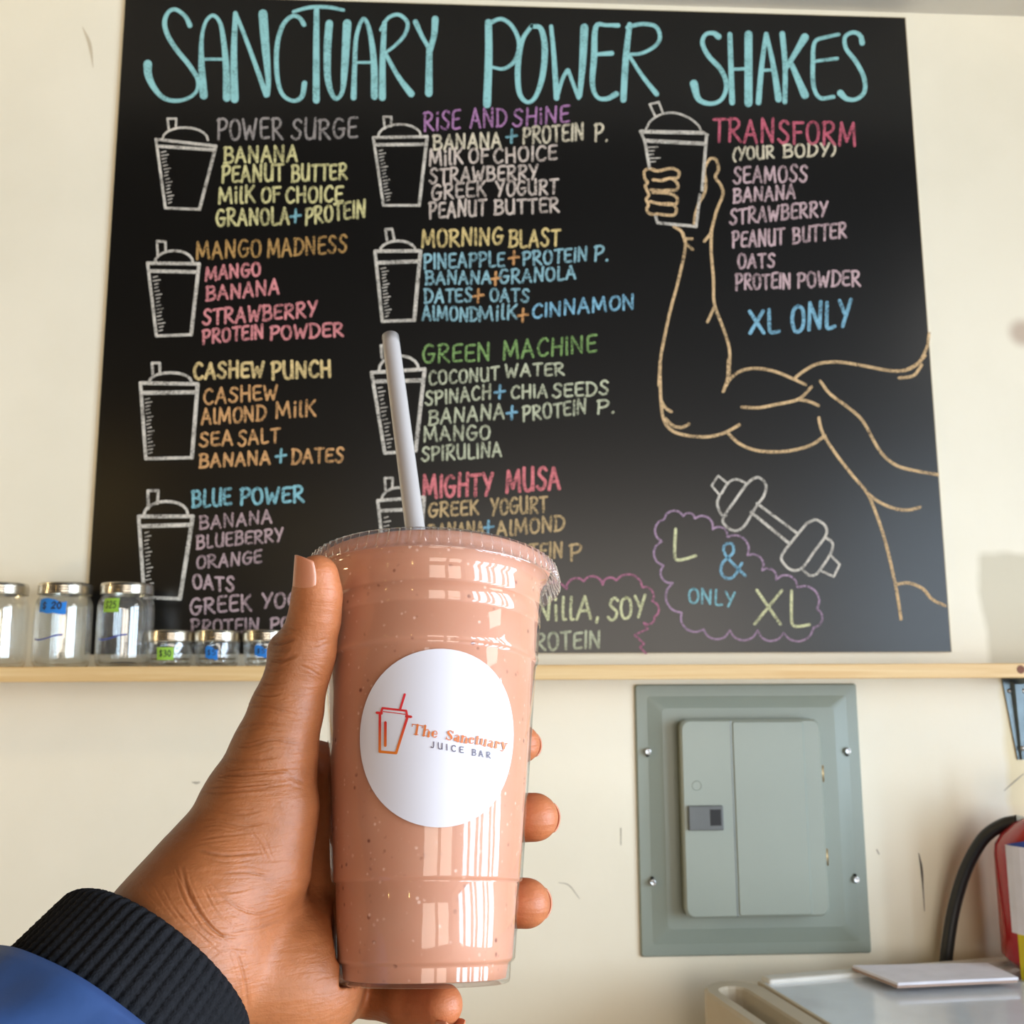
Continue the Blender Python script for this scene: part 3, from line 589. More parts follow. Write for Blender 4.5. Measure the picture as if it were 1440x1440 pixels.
for p in ([(135, 345), (105, 335), (82, 348), (84, 378), (96, 396), (86, 412), (96, 436), (102, 452), (90, 470), (100, 494), (92, 514), (106, 534), (138, 536)],
          [(112, 338), (140, 346), (200, 334), (234, 350), (226, 376), (190, 378), (160, 388), (120, 384)], [(160, 386), (200, 378), (228, 402), (224, 428), (190, 430), (150, 432), (112, 428)],
          [(120, 440), (190, 444), (224, 462), (224, 488), (190, 494), (140, 488), (108, 480)], [(150, 492), (200, 490), (222, 512), (214, 538), (180, 540), (140, 534)],
          [(358, 310), (372, 292), (398, 296), (408, 340), (394, 372), (418, 408), (428, 448), (400, 520), (382, 590), (372, 622), (346, 655)],
          [(358, 308), (346, 345), (352, 390), (348, 440), (322, 488), (306, 540), (300, 588)], [(212, 590), (245, 612), (258, 640), (292, 645)], [(252, 620), (264, 664), (294, 690)],
          [(264, 650), (256, 720), (226, 850), (196, 960), (170, 1080), (152, 1180), (146, 1290)], [(378, 600), (376, 700), (386, 820), (390, 930), (430, 1040), (456, 1130), (456, 1240)], [(388, 948), (376, 975), (360, 1010)],
          [(1228, 1225), (1290, 1188), (1326, 1120), (1336, 1060)]):
    ink.curve(q('H', *p), 4.2, 5)
for p in ([(148, 30), (148, 100), (152, 200), (165, 280), (202, 325), (270, 345), (350, 350), (425, 333), (490, 298)], [(155, 200), (172, 226), (196, 242)], [(172, 272), (200, 300), (240, 310), (272, 295)],
          [(442, 20), (440, 90), (430, 130), (420, 155)], [(425, 140), (455, 95), (500, 65), (560, 55), (640, 68), (720, 100), (775, 125)],
          [(500, 222), (570, 225), (650, 210), (745, 188), (800, 135)], [(750, 190), (790, 198), (830, 215)], [(440, 335), (490, 380), (560, 408), (640, 415), (720, 408), (800, 385), (858, 345)],
          [(725, 100), (770, 65), (830, 35), (920, 28), (1030, 45), (1130, 64), (1200, 64), (1250, 42), (1290, 0)], [(1178, 97), (1240, 86), (1275, 40)],
          [(838, 110), (880, 165), (960, 225), (1020, 280), (1070, 370), (1110, 430), (1170, 475), (1250, 497), (1344, 513)],
          [(832, 268), (840, 310), (858, 352), (910, 430), (980, 520), (1040, 592), (1082, 690), (1115, 790), (1145, 910), (1168, 1020), (1186, 1135)],
          [(1040, 592), (1090, 630), (1160, 660), (1220, 665), (1268, 654)], [(1170, 985), (1220, 980), (1280, 1005), (1320, 1050), (1376, 1078)]):
    ink.curve(q('I', *p), 4.4, 5)
ink.build('chalk_drawing', CH['tan'], board, 'tan chalk outline of a raised muscular arm and shoulder')
ink = Ink(board_map)
ink.poly(q('I', (440, 552), (398, 518), (370, 560), (405, 602)), 3)
ink.curve(q('I', (412, 595), (440, 550), (475, 533), (515, 548)), 3.4); ink.curve(q('I', (405, 600), (394, 640), (412, 684), (432, 690)), 3.6)
ink.curve(q('I', (548, 530), (575, 526), (603, 556), (596, 602), (556, 660), (510, 735), (470, 755), (432, 735), (420, 700), (470, 625), (520, 556), (548, 530)), 3.8)
ink.stroke(q('I', (565, 637), (742, 768)), 3.8); ink.stroke(q('I', (540, 675), (700, 806)), 4.2)
ink.curve(q('I', (780, 722), (820, 708), (860, 735), (862, 775), (815, 840), (762, 912), (720, 925), (684, 900), (672, 862), (725, 790), (780, 722)), 3.8)
ink.curve(q('I', (862, 784), (890, 808), (884, 850), (850, 905), (820, 942), (790, 946), (762, 922)), 3.8)
ink.poly(q('I', (884, 862), (922, 900), (896, 952), (846, 930)), 3.4)
ink.build('chalk_drawing', CH['white'], board, 'chalk outline of a dumbbell')
def scallop(name, cr, nodes, col, w, bulge=.42, label=None):
    ink = Ink(board_map); Q = tr(cr, nodes)
    for a, b in zip(Q, Q[1:]):
        a = np.array(a[:2]); b = np.array(b[:2]); m_ = (a + b) / 2; d = b - a; n = np.array([d[1], -d[0]])
        ink.curve([tuple(a), tuple(a + d * .18 + n * bulge * .7), tuple(m_ + n * bulge), tuple(a + d * .82 + n * bulge * .7), tuple(b)], w, 4)
    ink.build(name, CH[col], board, label)
scallop('chalk_drawing', 'I', [(155, 800), (165, 705), (248, 692), (298, 702), (375, 748), (438, 782), (525, 860), (588, 925), (648, 966), (740, 998), (825, 1092), (810, 1172), (680, 1195), (568, 1184), (448, 1184), (335, 1180), (240, 1108), (202, 980), (162, 905), (155, 800)], 'plum', 3.0, .36, 'lilac chalk cloud outline')
scallop('chalk_drawing', 'F', [(780, 640), (905, 615), (985, 580), (1072, 596), (1134, 576), (1255, 608), (1300, 672), (1310, 745), (1262, 772)], 'dusk', 3.0, .34, 'dark pink chalk cloud outline')
ink = Ink(board_map); ink.poly(q('F', (1262, 772), (1278, 800), (1220, 828), (1262, 868), (1244, 884), (1270, 912)), 3.0); ink.build('chalk_drawing', CH['dusk'], board)
ink = Ink(board_map); ink.curve(q('I', (515, 948), (470, 905), (425, 850), (428, 815), (458, 812), (462, 850), (420, 890), (410, 930), (430, 958), (465, 952), (500, 895)), 4.0); ink.build('chalk_lettering', CH['blue'], board, 'blue chalk ampersand')

# scuffs and scratches on the wall
def scuff(pts, w, m):
    i_ = Ink(lambda x, y, l: on_wall(x, y, -l), 0.0003); i_.curve(pts, w, 5); i_.build('wall_scuff', m, wb)
scuff([(1292, 1200, 1.0), (1296, 1222, 3.4), (1298, 1250, 1.6), (1300, 1281, .8)], 2, M_SCUFF)
scuff([(785, 1241, .8), (800, 1245, 1.6), (815, 1264, .8)], 2, M_SCUFF2)
scuff([(873, 1165, 2), (873, 1188, 1.4)], 2, M_SCUFF2); scuff([(270, 1100, 1), (276, 1101, 3.5), (281, 1100, 1.5)], 2, M_SCUFF2)
scuff([(116, 38, 1), (126, 62, 5), (131, 95, .6)], 2, mat('faint_scuff', srgb(205, 192, 166), .6))
scuff([(1233, 1195, 2), (1236, 1201, 2)], 2, M_SCUFF2); scuff([(1412, 1112, 1), (1428, 1098, 2), (1440, 1088, 1)], 2, M_SCUFF2)

# ------------------------------------------------------------------ shelf, bracket
SH_Y = -0.14
zt = Z0 - 0.0195; zb_ = Z0 - 0.0405
shelf = empty('wall_shelf', (0.3, SH_Y / 2, zb_), 'long pale pine shelf running under the chalkboard', 'shelf')
boxo('shelf_board', (-1.3, 1.62, SH_Y, -0.0005, zb_, zt), M_PINE, shelf, bev=0.0015)
bm = bmesh.new(); lathe(bm, [(0.0001, 0), (.004, 0.0003), (.006, 0.0002)], 16, M=Matrix.Translation((1.374, SH_Y - .0002, zt - .009)) @ Matrix.Rotation(PI / 2, 4, 'X')); bm_obj('wood_knot', bm, M_KNOT, shelf)
# pressed steel bracket
bx = 1.440; btop = zb_ - 0.0003
bmx = empty('shelf_bracket', (bx, -.002, btop - .125), 'grey pressed steel bracket screwed to the wall under the shelf end', 'bracket')
bm = bmesh.new()
def taper(z, top, bot): t = (btop - z) / .125; return top + (bot - top) * t
prev = None
for k in range(13):
    z = btop - .125 * k / 12; hw = taper(z, .021, .006)
    ridge = .009 * (1 - .5 * k / 12)
    ring = [bm.verts.new((bx + x, y, z)) for x, y in ((-hw, -.0005), (-hw, -.003), (-hw * .45, -.003), (-hw * .28, -.003 - ridge), (hw * .28, -.003 - ridge), (hw * .45, -.003), (hw, -.003), (hw, -.0005))]
    if prev:
        for i in range(8): bm.faces.new((prev[i], prev[(i + 1) % 8], ring[(i + 1) % 8], ring[i]))
    else: bm.faces.new(ring)
    prev = ring
bm.faces.new(prev[::-1]); bm_obj('wall_leg', bm, M_STEELB, bmx)
bm = bmesh.new(); prev = None
for k in range(11):
    y = -.003 - .115 * k / 10; hw = .021 - .013 * k / 10; rg = .008 * (1 - .5 * k / 10)
    ring = [bm.verts.new((bx + x, y, z)) for x, z in ((-hw, btop), (-hw, btop - .002), (-hw * .45, btop - .002), (-hw * .28, btop - .002 - rg), (hw * .28, btop - .002 - rg), (hw * .45, btop - .002), (hw, btop - .002), (hw, btop))]
    if prev:
        for i in range(8): bm.faces.new((prev[i], prev[(i + 1) % 8], ring[(i + 1) % 8], ring[i]))
    else: bm.faces.new(ring)
    prev = ring
bm.faces.new(prev[::-1]); bm_obj('shelf_leg', bm, M_STEELB, bmx)
for dx, dz in ((-.012, -.02), (.012, -.02), (0, -.108)):
    bm = bmesh.new(); lathe(bm, [(.0001, .0025), (.002, .0022), (.0036, .001), (.004, 0)], 14, M=Matrix.Translation((bx + dx * .9, -.0032 if dx else -.0085, btop + dz)) @ Matrix.Rotation(PI / 2, 4, 'X')); bm_obj('screw', bm, M_ZINC, bmx, smooth=True)

# ------------------------------------------------------------------ jars
def jar(kind, px_c, w_px, label, tape, y=-0.066, rz=0.0, group=None, text=None, tpos=(0, .6), tsize=(.02, .022), line=False, name=None):
    c = on_wall(px_c, 937, y); root = empty(name or ('mason_jar' if kind == 'tall' else 'jelly_jar'), (c[0], y, zt), label, 'jar', group)
    T_ = Matrix.Translation((c[0], y, zt))
    sc = w_px / FPX * (y - EYE[1]) * .985 / 2                  # radius from the photo
    if kind == 'tall':
        R = sc; H = .121; neck = R * .86
        outer = [(.0001, .004), (R * .55, .003), (R * .8, .0005), (R * .9, .001), (R * .97, .006), (R, .014), (R, .084), (R * .985, .090), (R * .93, .097), (neck, .1015), (neck, .119)]
        inner = [(r - .0028 if r > .01 else r, z + (.004 if z < .02 else 0)) for r, z in outer][::-1]
        inner = [p for p in inner if p[0] > 0]
        zl, lh = .1045, .0165; rf = None
    else:
        R = sc; H = .051; neck = R * .93
        outer = [(.0001, .003), (R * .5, .002), (R * .78, .0005), (R * .86, .003), (R * .90, .012), (R * .95, .030), (R * .96, .034), (neck, .037), (neck, .050)]
        zz = []
        for a, b_ in zip(outer, outer[1:]):
            n = 6 if .002 < a[1] < .031 and b_[1] - a[1] > .005 else 1
            zz += [(a[0] + (b_[0] - a[0]) * k / n, a[1] + (b_[1] - a[1]) * k / n) for k in range(n)]
        outer = zz + [outer[-1]]
        inner = [(max(r - .003, .0001), z + (.003 if z < .01 else 0)) for r, z in outer][::-1]
        zl, lh = .0365, .016
        rf = lambda a, z, r: (.0011 * abs(math.sin(a * 9 + z * 260)) * abs(math.sin(a * 9 - z * 260)) if .004 < z < .033 and r > R * .8 else 0)
    bm = bmesh.new(); lathe(bm, outer, 72, T_, rf); bm_obj('glass_body', bm, M_GLASS, root, smooth=True)
    bm = bmesh.new(); lathe(bm, inner, 48, T_); bm_obj('inner_glass', bm, M_GLASS, root, smooth=True)
    rl = neck + .0025
    bm = bmesh.new()
    prof = [(rl * .80, zl + lh), (rl * .95, zl + lh), (rl * .985, zl + lh - .0012), (rl, zl + lh - .003)]
    k_ = 3
    for i in range(k_):
        z = zl + lh - .004 - (lh - .006) * i / k_; prof += [(rl, z), (rl + .0008, z - (lh - .006) / k_ * .3), (rl, z - (lh - .006) / k_ * .75)]
    prof += [(rl, zl + .0015), (rl + .0007, zl + .0008), (rl, zl)]
    lathe(bm, prof, 64, T_); bm_obj('screw_band', bm, M_LID, root, smooth=True)
    bm = bmesh.new(); rg = lathe(bm, [(rl * .81, zl + lh - .0002), (rl * .7, zl + lh - .0006), (rl * .66, zl + lh - .0012), (.0001, zl + lh - .001)], 48, T_); bm_obj('lid_disc', bm, M_LID, root, smooth=True)
    if tape:
        # tape wrapped round the glass: u across (metres), v height
        tx, tz = tpos; tw, th = tsize
        def tm(u, v, lift):
            zc = tz * H + v; i_ = [p for p in outer if p[1] > .004]
            rr = np.interp(zc, [p[1] for p in i_], [p[0] for p in i_]); rr = max(rr, R * .9) + .0006 + lift + (.0012 if kind != 'tall' else 0)
            a = -PI / 2 + (tx + u) / rr
            return (c[0] + rr * math.cos(a), y + rr * math.sin(a), zt + zc)
        V = []; F = []; nu, nv = 12, 4
        for j in range(nv + 1):
            for i in range(nu + 1):
                u = (i / nu - .5) * tw; v = (j / nv - .5) * th
                if tape == 'ragged': v += .0012 * math.sin(i * 1.1) * (1 if j == nv else .6) + (.0045 * math.exp(-((i - 4) / 2.2) ** 2) if j == nv else 0) - .003 * i / nu
                V.append(tm(u, v, 0))
        for j in range(nv):
            for i in range(nu): F.append((j * (nu + 1) + i, j * (nu + 1) + i + 1, (j + 1) * (nu + 1) + i + 1, (j + 1) * (nu + 1) + i))
        to = mesh_obj('price_tape', V, F, M_TGREEN if text and text[1] == 'g' else M_TBLUE, root)
        to['label'] = 'green price tape' if text[1] == 'g' else 'blue price tape'
        ink = Ink(lambda x, y_, l: tm(x, -y_, l + .0001), .0001)
        ink.text(text[0], -tw * .34, tw * .34, th * .24, th * .20, th * .5, tw * .055)
        ink.build('price_writing', M_INK, to, 'handwritten price')
    if line:
        def lm(u, v, lift):
            a = -PI / 2 + u / R; return (c[0] + (R + .0004 + lift) * math.cos(a), y + (R + .0004 + lift) * math.sin(a), zt + v)
        ink = Ink(lm, .0001); ink.curve([(-.030, .040, .0012), (-.022, .038, .0022), (-.008, .040, .0018), (.004, .044, .0022), (.014, .0455, .0024)], .002)
        ink.build('blue_mark', M_BLUELINE, root, 'wavy dark blue line')  # dark blue line drawn on the glass
    return root
jar('tall', -6, 76, 'tall glass jar cut by the left picture edge, blue tape', 'ragged', text=('$', 'b'), tpos=(-.006, .71), tsize=(.028, .018), group='tall glass jars with metal lids on the shelf', line=True)
jar('tall', 85, 76, 'tall lidded glass jar with torn blue tape and a dark wavy line', 'ragged', text=('$ 20', 'b'), tpos=(-.003, .71), tsize=(.040, .018), group='tall glass jars with metal lids on the shelf', line=True)
jar('tall', 173, 76, 'tall lidded glass jar with green price tape reading $25', 'plain', text=('$25', 'g'), tpos=(-.010, .72), tsize=(.024, .020), group='tall glass jars with metal lids on the shelf', line=True)
jar('short', 239, 64, 'short quilted jar with green price tape reading $30', 'plain', text=('$30', 'g'), tpos=(.001, .36), tsize=(.024, .018), group='short quilted jars with metal lids on the shelf')
jar('short', 305, 64, 'short quilted jar with blue tape, middle of the three short jars', 'ragged', text=('$5', 'b'), tpos=(-.001, .38), tsize=(.018, .015), group='short quilted jars with metal lids on the shelf')
jar('short', 373, 64, 'short quilted jar with blue tape, partly behind the thumb', 'ragged', text=('$5', 'b'), tpos=(-.001, .42), tsize=(.018, .013), group='short quilted jars with metal lids on the shelf')

# ------------------------------------------------------------------ electrical panel
X0, X1 = .8355, 1.1836; PZ0, PZ1 = Z0 - .4462, Z0 - .0482
panel = empty('electrical_panel', ((X0 + X1) / 2, -.01, PZ0), 'grey green metal electrical panel on the wall below the shelf', 'electrical panel')
bm = bmesh.new()
def rr_ring(x0, x1, z0, z1, y, r, n=5):
    out = []
    for cx_, cz_, a0 in ((x1 - r, z0 + r, -PI / 2), (x1 - r, z1 - r, 0), (x0 + r, z1 - r, PI / 2), (x0 + r, z0 + r, PI)):
        for k in range(n): a = a0 + PI / 2 * k / (n - 1); out.append((cx_ + r * math.cos(a), y, cz_ + r * math.sin(a)))
    return out
def loft(bm, rings):
    R_ = [[bm.verts.new(p) for p in r] for r in rings]
    for a, b_ in zip(R_, R_[1:]):
        n = len(a)
        for i in range(n): bm.faces.new((a[i], a[(i + 1) % n], b_[(i + 1) % n], b_[i]))
    bm.faces.new(R_[-1]); return R_
i_ = .0
loft(bm, [rr_ring(X0, X1, PZ0, PZ1, -.0005, .004), rr_ring(X0, X1, PZ0, PZ1, -.0035, .004), rr_ring(X0 + .002, X1 - .002, PZ0 + .002, PZ1 - .002, -.006, .004),
          rr_ring(X0 + .018, X1 - .018, PZ0 + .018, PZ1 - .018, -.0068, .004), rr_ring(X0 + .040, X1 - .040, PZ0 + .040, PZ1 - .036, -.0115, .008)])
bm_obj('cover_plate', bm, M_GREEN, panel)
dA = on_wall(955, 1012, -.035); dB = on_wall(1166, 1288, -.035); dx0, dx1, dz0, dz1 = dA[0], dB[0], dB[2], dA[2]
DY = -.040
pd = empty('panel_door', ((dx0 + dx1) / 2, DY, dz0)); attach(pd, panel)
seam = on_wall(1027, 1012, DY)[0]; crease = on_wall(1130, 1010, DY)[0]
bm = bmesh.new(); loft(bm, [rr_ring(dx0 + .002, dx1 - .002, dz0 + .002, dz1 - .002, -.0105, .010), rr_ring(dx0 + .003, dx1 - .003, dz0 + .003, dz1 - .003, -.027, .012), rr_ring(dx0, dx1, dz0, dz1, -.028, .012), rr_ring(dx0, dx1, dz0, dz1, DY + .003, .012), rr_ring(dx0 + .003, dx1 - .003, dz0 + .003, dz1 - .003, DY, .012)])
me = bm_obj('door', bm, M_GREEN2, panel); 
bpy.data.objects.remove(pd)
boxo('door_groove', (seam - .0008, seam + .0008, DY - .0004, DY + .0005, dz0 + .002, dz1 - .002), M_STEELB, me)
bm = bmesh.new()
loft(bm, [rr_ring(seam + .002, crease, dz0 + .003, dz1 - .003, DY + .0002, .003), rr_ring(seam + .0035, crease - .004, dz0 + .0045, dz1 - .0045, DY - .0018, .003)])
bm_obj('raised_leaf', bm, M_GREEN2, me)
l0 = on_wall(967, 1133, DY); l1 = on_wall(1017, 1167, DY)
lt = boxo('latch', (l0[0], l1[0], DY - .006, DY + .001, l1[2], l0[2]), M_LATCH, me, bev=.0015)
boxo('latch_slot', (l1[0] - .020, l1[0] - .004, DY - .0066, DY - .0055, l1[2] + .007, l0[2] - .005), M_BLACK, lt)
bm = bmesh.new(); c_ = on_wall(980, 1105, DY); lathe(bm, [(.0065, 0), (.007, .0006), (.0075, 0)], 24, M=Matrix.Translation((c_[0], DY, c_[2])) @ Matrix.Rotation(PI / 2, 4, 'X')); bm_obj('stamped_ring', bm, M_GREEN2, me)
for (hx, ha, hb) in ((1152, 1076, 1099), (1160, 1193, 1216)):
    a = on_wall(hx, ha, -.03); b_ = on_wall(hx, hb, -.03)
    bm = bmesh.new(); tube(bm, [(dx1 + .0005, -.034, a[2]), (dx1 + .0005, -.034, b_[2])], .003, 10); bm_obj('hinge', bm, M_BRASS, panel, smooth=True)
for i, (sx_, sy_) in enumerate(((911, 1057), (1192, 1056), (918, 1241), (1204, 1237))):
    c_ = on_wall(sx_, sy_, -.012); M_ = Matrix.Translation((c_[0], -.0085, c_[2])) @ Matrix.Rotation(PI / 2, 4, 'X')
    up_ = -1 if i < 2 else 1
    bm = bmesh.new(); box(bm, c_[0] - .0022, c_[0] + .0022, -.0125, -.006, c_[2] - (.008 if up_ < 0 else 0), c_[2] + (0 if up_ < 0 else .008), .0018, 2); bm_obj('screw_slot', bm, M_BLACK, panel)
    bm = bmesh.new(); lathe(bm, [(.005, 0), (.0052, .004), (.0048, .0055), (.0035, .0065), (.0025, .0058), (.0001, .0056)], 20, M=M_); bm_obj('screw', bm, M_ZINC, panel, smooth=True)

# ------------------------------------------------------------------ chest freezer with beige trim
FZ = Z0 - .4457; FR = Matrix.Translation((.962, -.13, 0)) @ Matrix.Rotation(math.radians(10.5), 4, 'Z')
fz = empty('chest_freezer', (1.0, -.4, 0), 'low beige and white chest freezer with a glossy pale lid by the wall', 'freezer')
L_ = .95
boxo('freezer_body', (-.075, .66, -L_, -.02, 0.0, FZ - .045), M_FBODY, fz, bev=.012, M=FR)
fm = boxo('lid_panel', (.012, .66, -L_, -.008, FZ - .044, FZ - .002), M_FREEZ, fz, bev=.003, M=FR)
boxo('rear_rim', (.02, .66, -.020, .005, FZ - .03, FZ + .004), M_FBODY, fz, bev=.004, M=FR)
# handle: beige rail with a long rounded slot
bm = bmesh.new()
def stad(x0, x1, y0, y1, z, n=7, M=FR):
    r = (x1 - x0) / 2; cx_ = (x0 + x1) / 2; out = []
    for k in range(n): a = PI * k / (n - 1); out.append(M @ Vector((cx_ + r * math.cos(a), y1 - r + r * math.sin(a), z)))
    for k in range(n): a = PI + PI * k / (n - 1); out.append(M @ Vector((cx_ + r * math.cos(a), y0 + r + r * math.sin(a), z)))
    return out
O0 = lambda z, e=0.0: stad(-.078 + e, .006 - e, -L_ + e, .006 - e, z)
I0 = lambda z, e=0.0: stad(-.060 + e, -.022 - e, -L_ + .02 + e, -.022 - e, z)
rings = [O0(FZ - .044), O0(FZ - .004), O0(FZ, .003), I0(FZ, -.002), I0(FZ - .003), I0(FZ - .034, .002)]
RR = [[bm.verts.new(p) for p in r] for r in rings]
for a, b_ in zip(RR, RR[1:]):
    n = len(a)
    for i in range(n): bm.faces.new((a[i], a[(i + 1) % n], b_[(i + 1) % n], b_[i]))
bm.faces.new(RR[-1]); bm_obj('handle_rail', bm, M_BEIGE, fz)
boxo('lid_trim', (.0065, .0115, -L_, -.012, FZ - .03, FZ + .0015), M_BEIGE, fz, bev=.001, M=FR)
# folder of papers lying on the freezer
ff = empty('paper_folder', (1.22, -.15, FZ + .005), 'white papers in a thin folder lying on the freezer lid beside the extinguisher', 'papers')
pq = [np.array([x, y, FZ + .0115]) for x, y in ((1.114, -.112), (1.306, -.112), (1.311, -.184), (1.141, -.198))]
def slab4(name, q4, t, m, parent):
    V = [p for p in q4] + [p - np.array([0, 0, t]) for p in q4]
    return mesh_obj(name, V, [(0, 3, 2, 1), (4, 5, 6, 7), (0, 1, 5, 4), (1, 2, 6, 5), (2, 3, 7, 6), (3, 0, 4, 7)], m, parent)
slab4('paper_sheet', pq, .0035, M_PAPER, ff)
slab4('folder_cover', [p + np.array([-.001, .0, -.0037]) for p in pq], .003, M_FOLD, ff)
for p in pq: pass

# ------------------------------------------------------------------ fire extinguisher and hose
ey, er = -.125, .070; ex = float(on_wall(1413, 1290, ey)[0]) + er
exz = FZ + .026
exo = empty('fire_extinguisher', (ex, ey, exz - .02), 'red fire extinguisher with a white and yellow label at the right picture edge', 'fire extinguisher')
ME = Matrix.Translation((ex, ey, 0))
ztop = on_wall(1440, 1176, -.1)[2]
bm = bmesh.new(); lathe(bm, [(.0001, exz - .02), (er * .8, exz - .02), (er, exz - .005), (er, ztop - .024), (er * .97, ztop - .010), (er * .84, ztop + .004), (er * .6, ztop + .02), (er * .3, ztop + .03), (.016, ztop + .034), (.016, ztop + .05), (.0001, ztop + .05)], 64, ME)
bm_obj('cylinder', bm, M_RED, exo, smooth=True)
bm = bmesh.new(); box(bm, ex - .018, ex + .018, ey - .018, ey + .018, ztop + .045, ztop + .075, .004); bm_obj('valve', bm, M_ZINC, exo)
bm = bmesh.new(); box(bm, ex - .012, ex + .11, ey - .010, ey + .010, ztop + .082, ztop + .088, .002, M=None); box(bm, ex - .012, ex + .09, ey - .010, ey + .010, ztop + .062, ztop + .068, .002); bm_obj('lever', bm, M_BLACK, exo)
def lab(name, a0, a1, z0, z1, m, lift=.0006, par=None, arch=0.0):
    V = []; F = []; n = 14
    for i in range(n + 1):
        a = a0 + (a1 - a0) * i / n
        zt_ = z1 + arch * math.sin(PI * i / n)
        for z in (z0, zt_):
            r = er + lift
            V.append((ex + r * math.cos(a), ey + r * math.sin(a), z))
    for i in range(n): F.append((2 * i, 2 * i + 2, 2 * i + 3, 2 * i + 1))
    return mesh_obj(name, V, F, m, par or exo)
def zp(y): return on_wall(1430, y, ey - er * .6)[2]
D = math.radians
a_l, a_r = D(-168), D(-40)
lab('blue_header', a_l + .05, a_r, zp(1192), zp(1191), M_BLU, .0009, arch=.014)
lb = lab('white_label', a_l, a_r, zp(1318), zp(1192), M_WHITEP); lb['label'] = 'white instruction label'
lab('yellow_band', a_l + .14, a_r, zp(1400), zp(1318), M_YEL)
def lm2(u, v, lift): a = D(-104) + u / er; return (ex + (er + .0009 + lift) * math.cos(a), ey + (er + .0009 + lift) * math.sin(a), v)
ink = Ink(lm2, .0002)
for k in range(5):
    for j in range(5):
        u = -.036 + .0035 * j; v = zp(1262 + 4.4 * k)
        ink.fill([(u, v), (u + .0022, v), (u + .0022, v - .0022), (u, v - .0022)])
for y_ in (1254, 1205, 1214, 1224, 1236): ink.stroke([(-.042, zp(y_)), (.02, zp(y_))], .0008)
ink.build('label_print', M_GREY, lb)
ink = Ink(lm2, .0002); ink.stroke([(-.036, zp(1289)), (.02, zp(1289))], .0018); ink.build('label_print', M_PINKT, lb)
ink = Ink(lm2, .0002); ink.stroke([(-.042, zp(1300)), (-.030, zp(1300))], .003); 
for k in range(8): ink.stroke([(-.042 + .004 * k, zp(1308)), (-.042 + .004 * k, zp(1313))], .001)
ink.build('label_print', M_INK, lb)
hp = [on_wall(x, y, yy) for x, y, yy in ((1329, 1375, -.030), (1331, 1345, -.030), (1337, 1300, -.032), (1347, 1256, -.038), (1362, 1214, -.05), (1384, 1178, -.07), (1410, 1160, -.090), (1432, 1155, -.105), (1452, 1156, -.115))]
hp.append(np.array([ex + .006, ey, hp[-1][2] - .004]))
bm = bmesh.new(); tube(bm, smooth_path(hp[:8], 8), .0092, 16); bm_obj('hose', bm, M_RUBBER, exo, smooth=True)
bm = bmesh.new(); tube(bm, [hp[7] + (hp[7] - hp[8]) * .08, hp[8], np.array([ex, ey, ztop + .058])], .0088, 16); bm_obj('hose_fitting', bm, M_ZINC, exo, smooth=True)

# ------------------------------------------------------------------ the cup
AX = -0.007; BX = 0.377
A_ = np.array([math.sin(AX), math.cos(AX) * math.cos(BX), math.cos(AX) * math.sin(BX)])
X_ = np.array([1.0, 0, 0]) - A_[0] * A_; X_ /= np.linalg.norm(X_); Y_ = np.cross(A_, X_)
if Y_[2] < 0: Y_ = -Y_
ZB = .364; c0 = np.array([(597.4 - 720) / FPX * ZB, -(1383.2 - 720) / FPX * ZB, ZB])
def c2w(v): return RT * v[0] + UP * v[1] + FW * v[2]
CX, CY, CA = c2w(X_), c2w(Y_), c2w(A_); CB = EYE + c2w(c0)
def cupP(th, h, r): return CB + CA * h + r * (math.cos(th) * CX + math.sin(th) * CY)      # th: 0 = right, 90 deg = far side, -90 = near
MCUP = Matrix(((CX[0], CY[0], CA[0], CB[0]), (CX[1], CY[1], CA[1], CB[1]), (CX[2], CY[2], CA[2], CB[2]), (0, 0, 0, 1)))
if MCUP.to_3x3().determinant() < 0: print('mirror cup frame')
PROF = [(.0, .0290), (.0006, .0302), (.0020, .0305), (.0062, .0307), (.0069, .0309), (.0074, .0318), (.0084, .0323), (.0330, .0343), (.0336, .0341), (.0341, .0349), (.0350, .0352),
        (.1135, .0414), (.1142, .0411), (.1150, .0420), (.1162, .0424), (.1175, .0421), (.1290, .0431), (.1296, .0428), (.1302, .0433), (.1365, .0438), (.1371, .0434), (.1378, .0439), (.1430, .0444)]
def cupR(h): return float(np.interp(h, [p[0] for p in PROF], [p[1] for p in PROF]))
cup = empty('smoothie_cup', tuple(CB), 'clear plastic cup of pink smoothie with a round white sticker, held in the hand', 'cup')
M_CLEAR = clear_mat('clear_cup_plastic', tint=(.97, .97, .97, 1), rough=.055, haze=.0, ior=1.5, bump=.12, bscale=60, gain=.8)
M_LIDP = clear_mat('clear_lid_plastic', tint=(.93, .94, .95, 1), rough=.03, haze=.07, hazecol=(.9, .9, .95, 1), ior=1.5, gain=2.0)
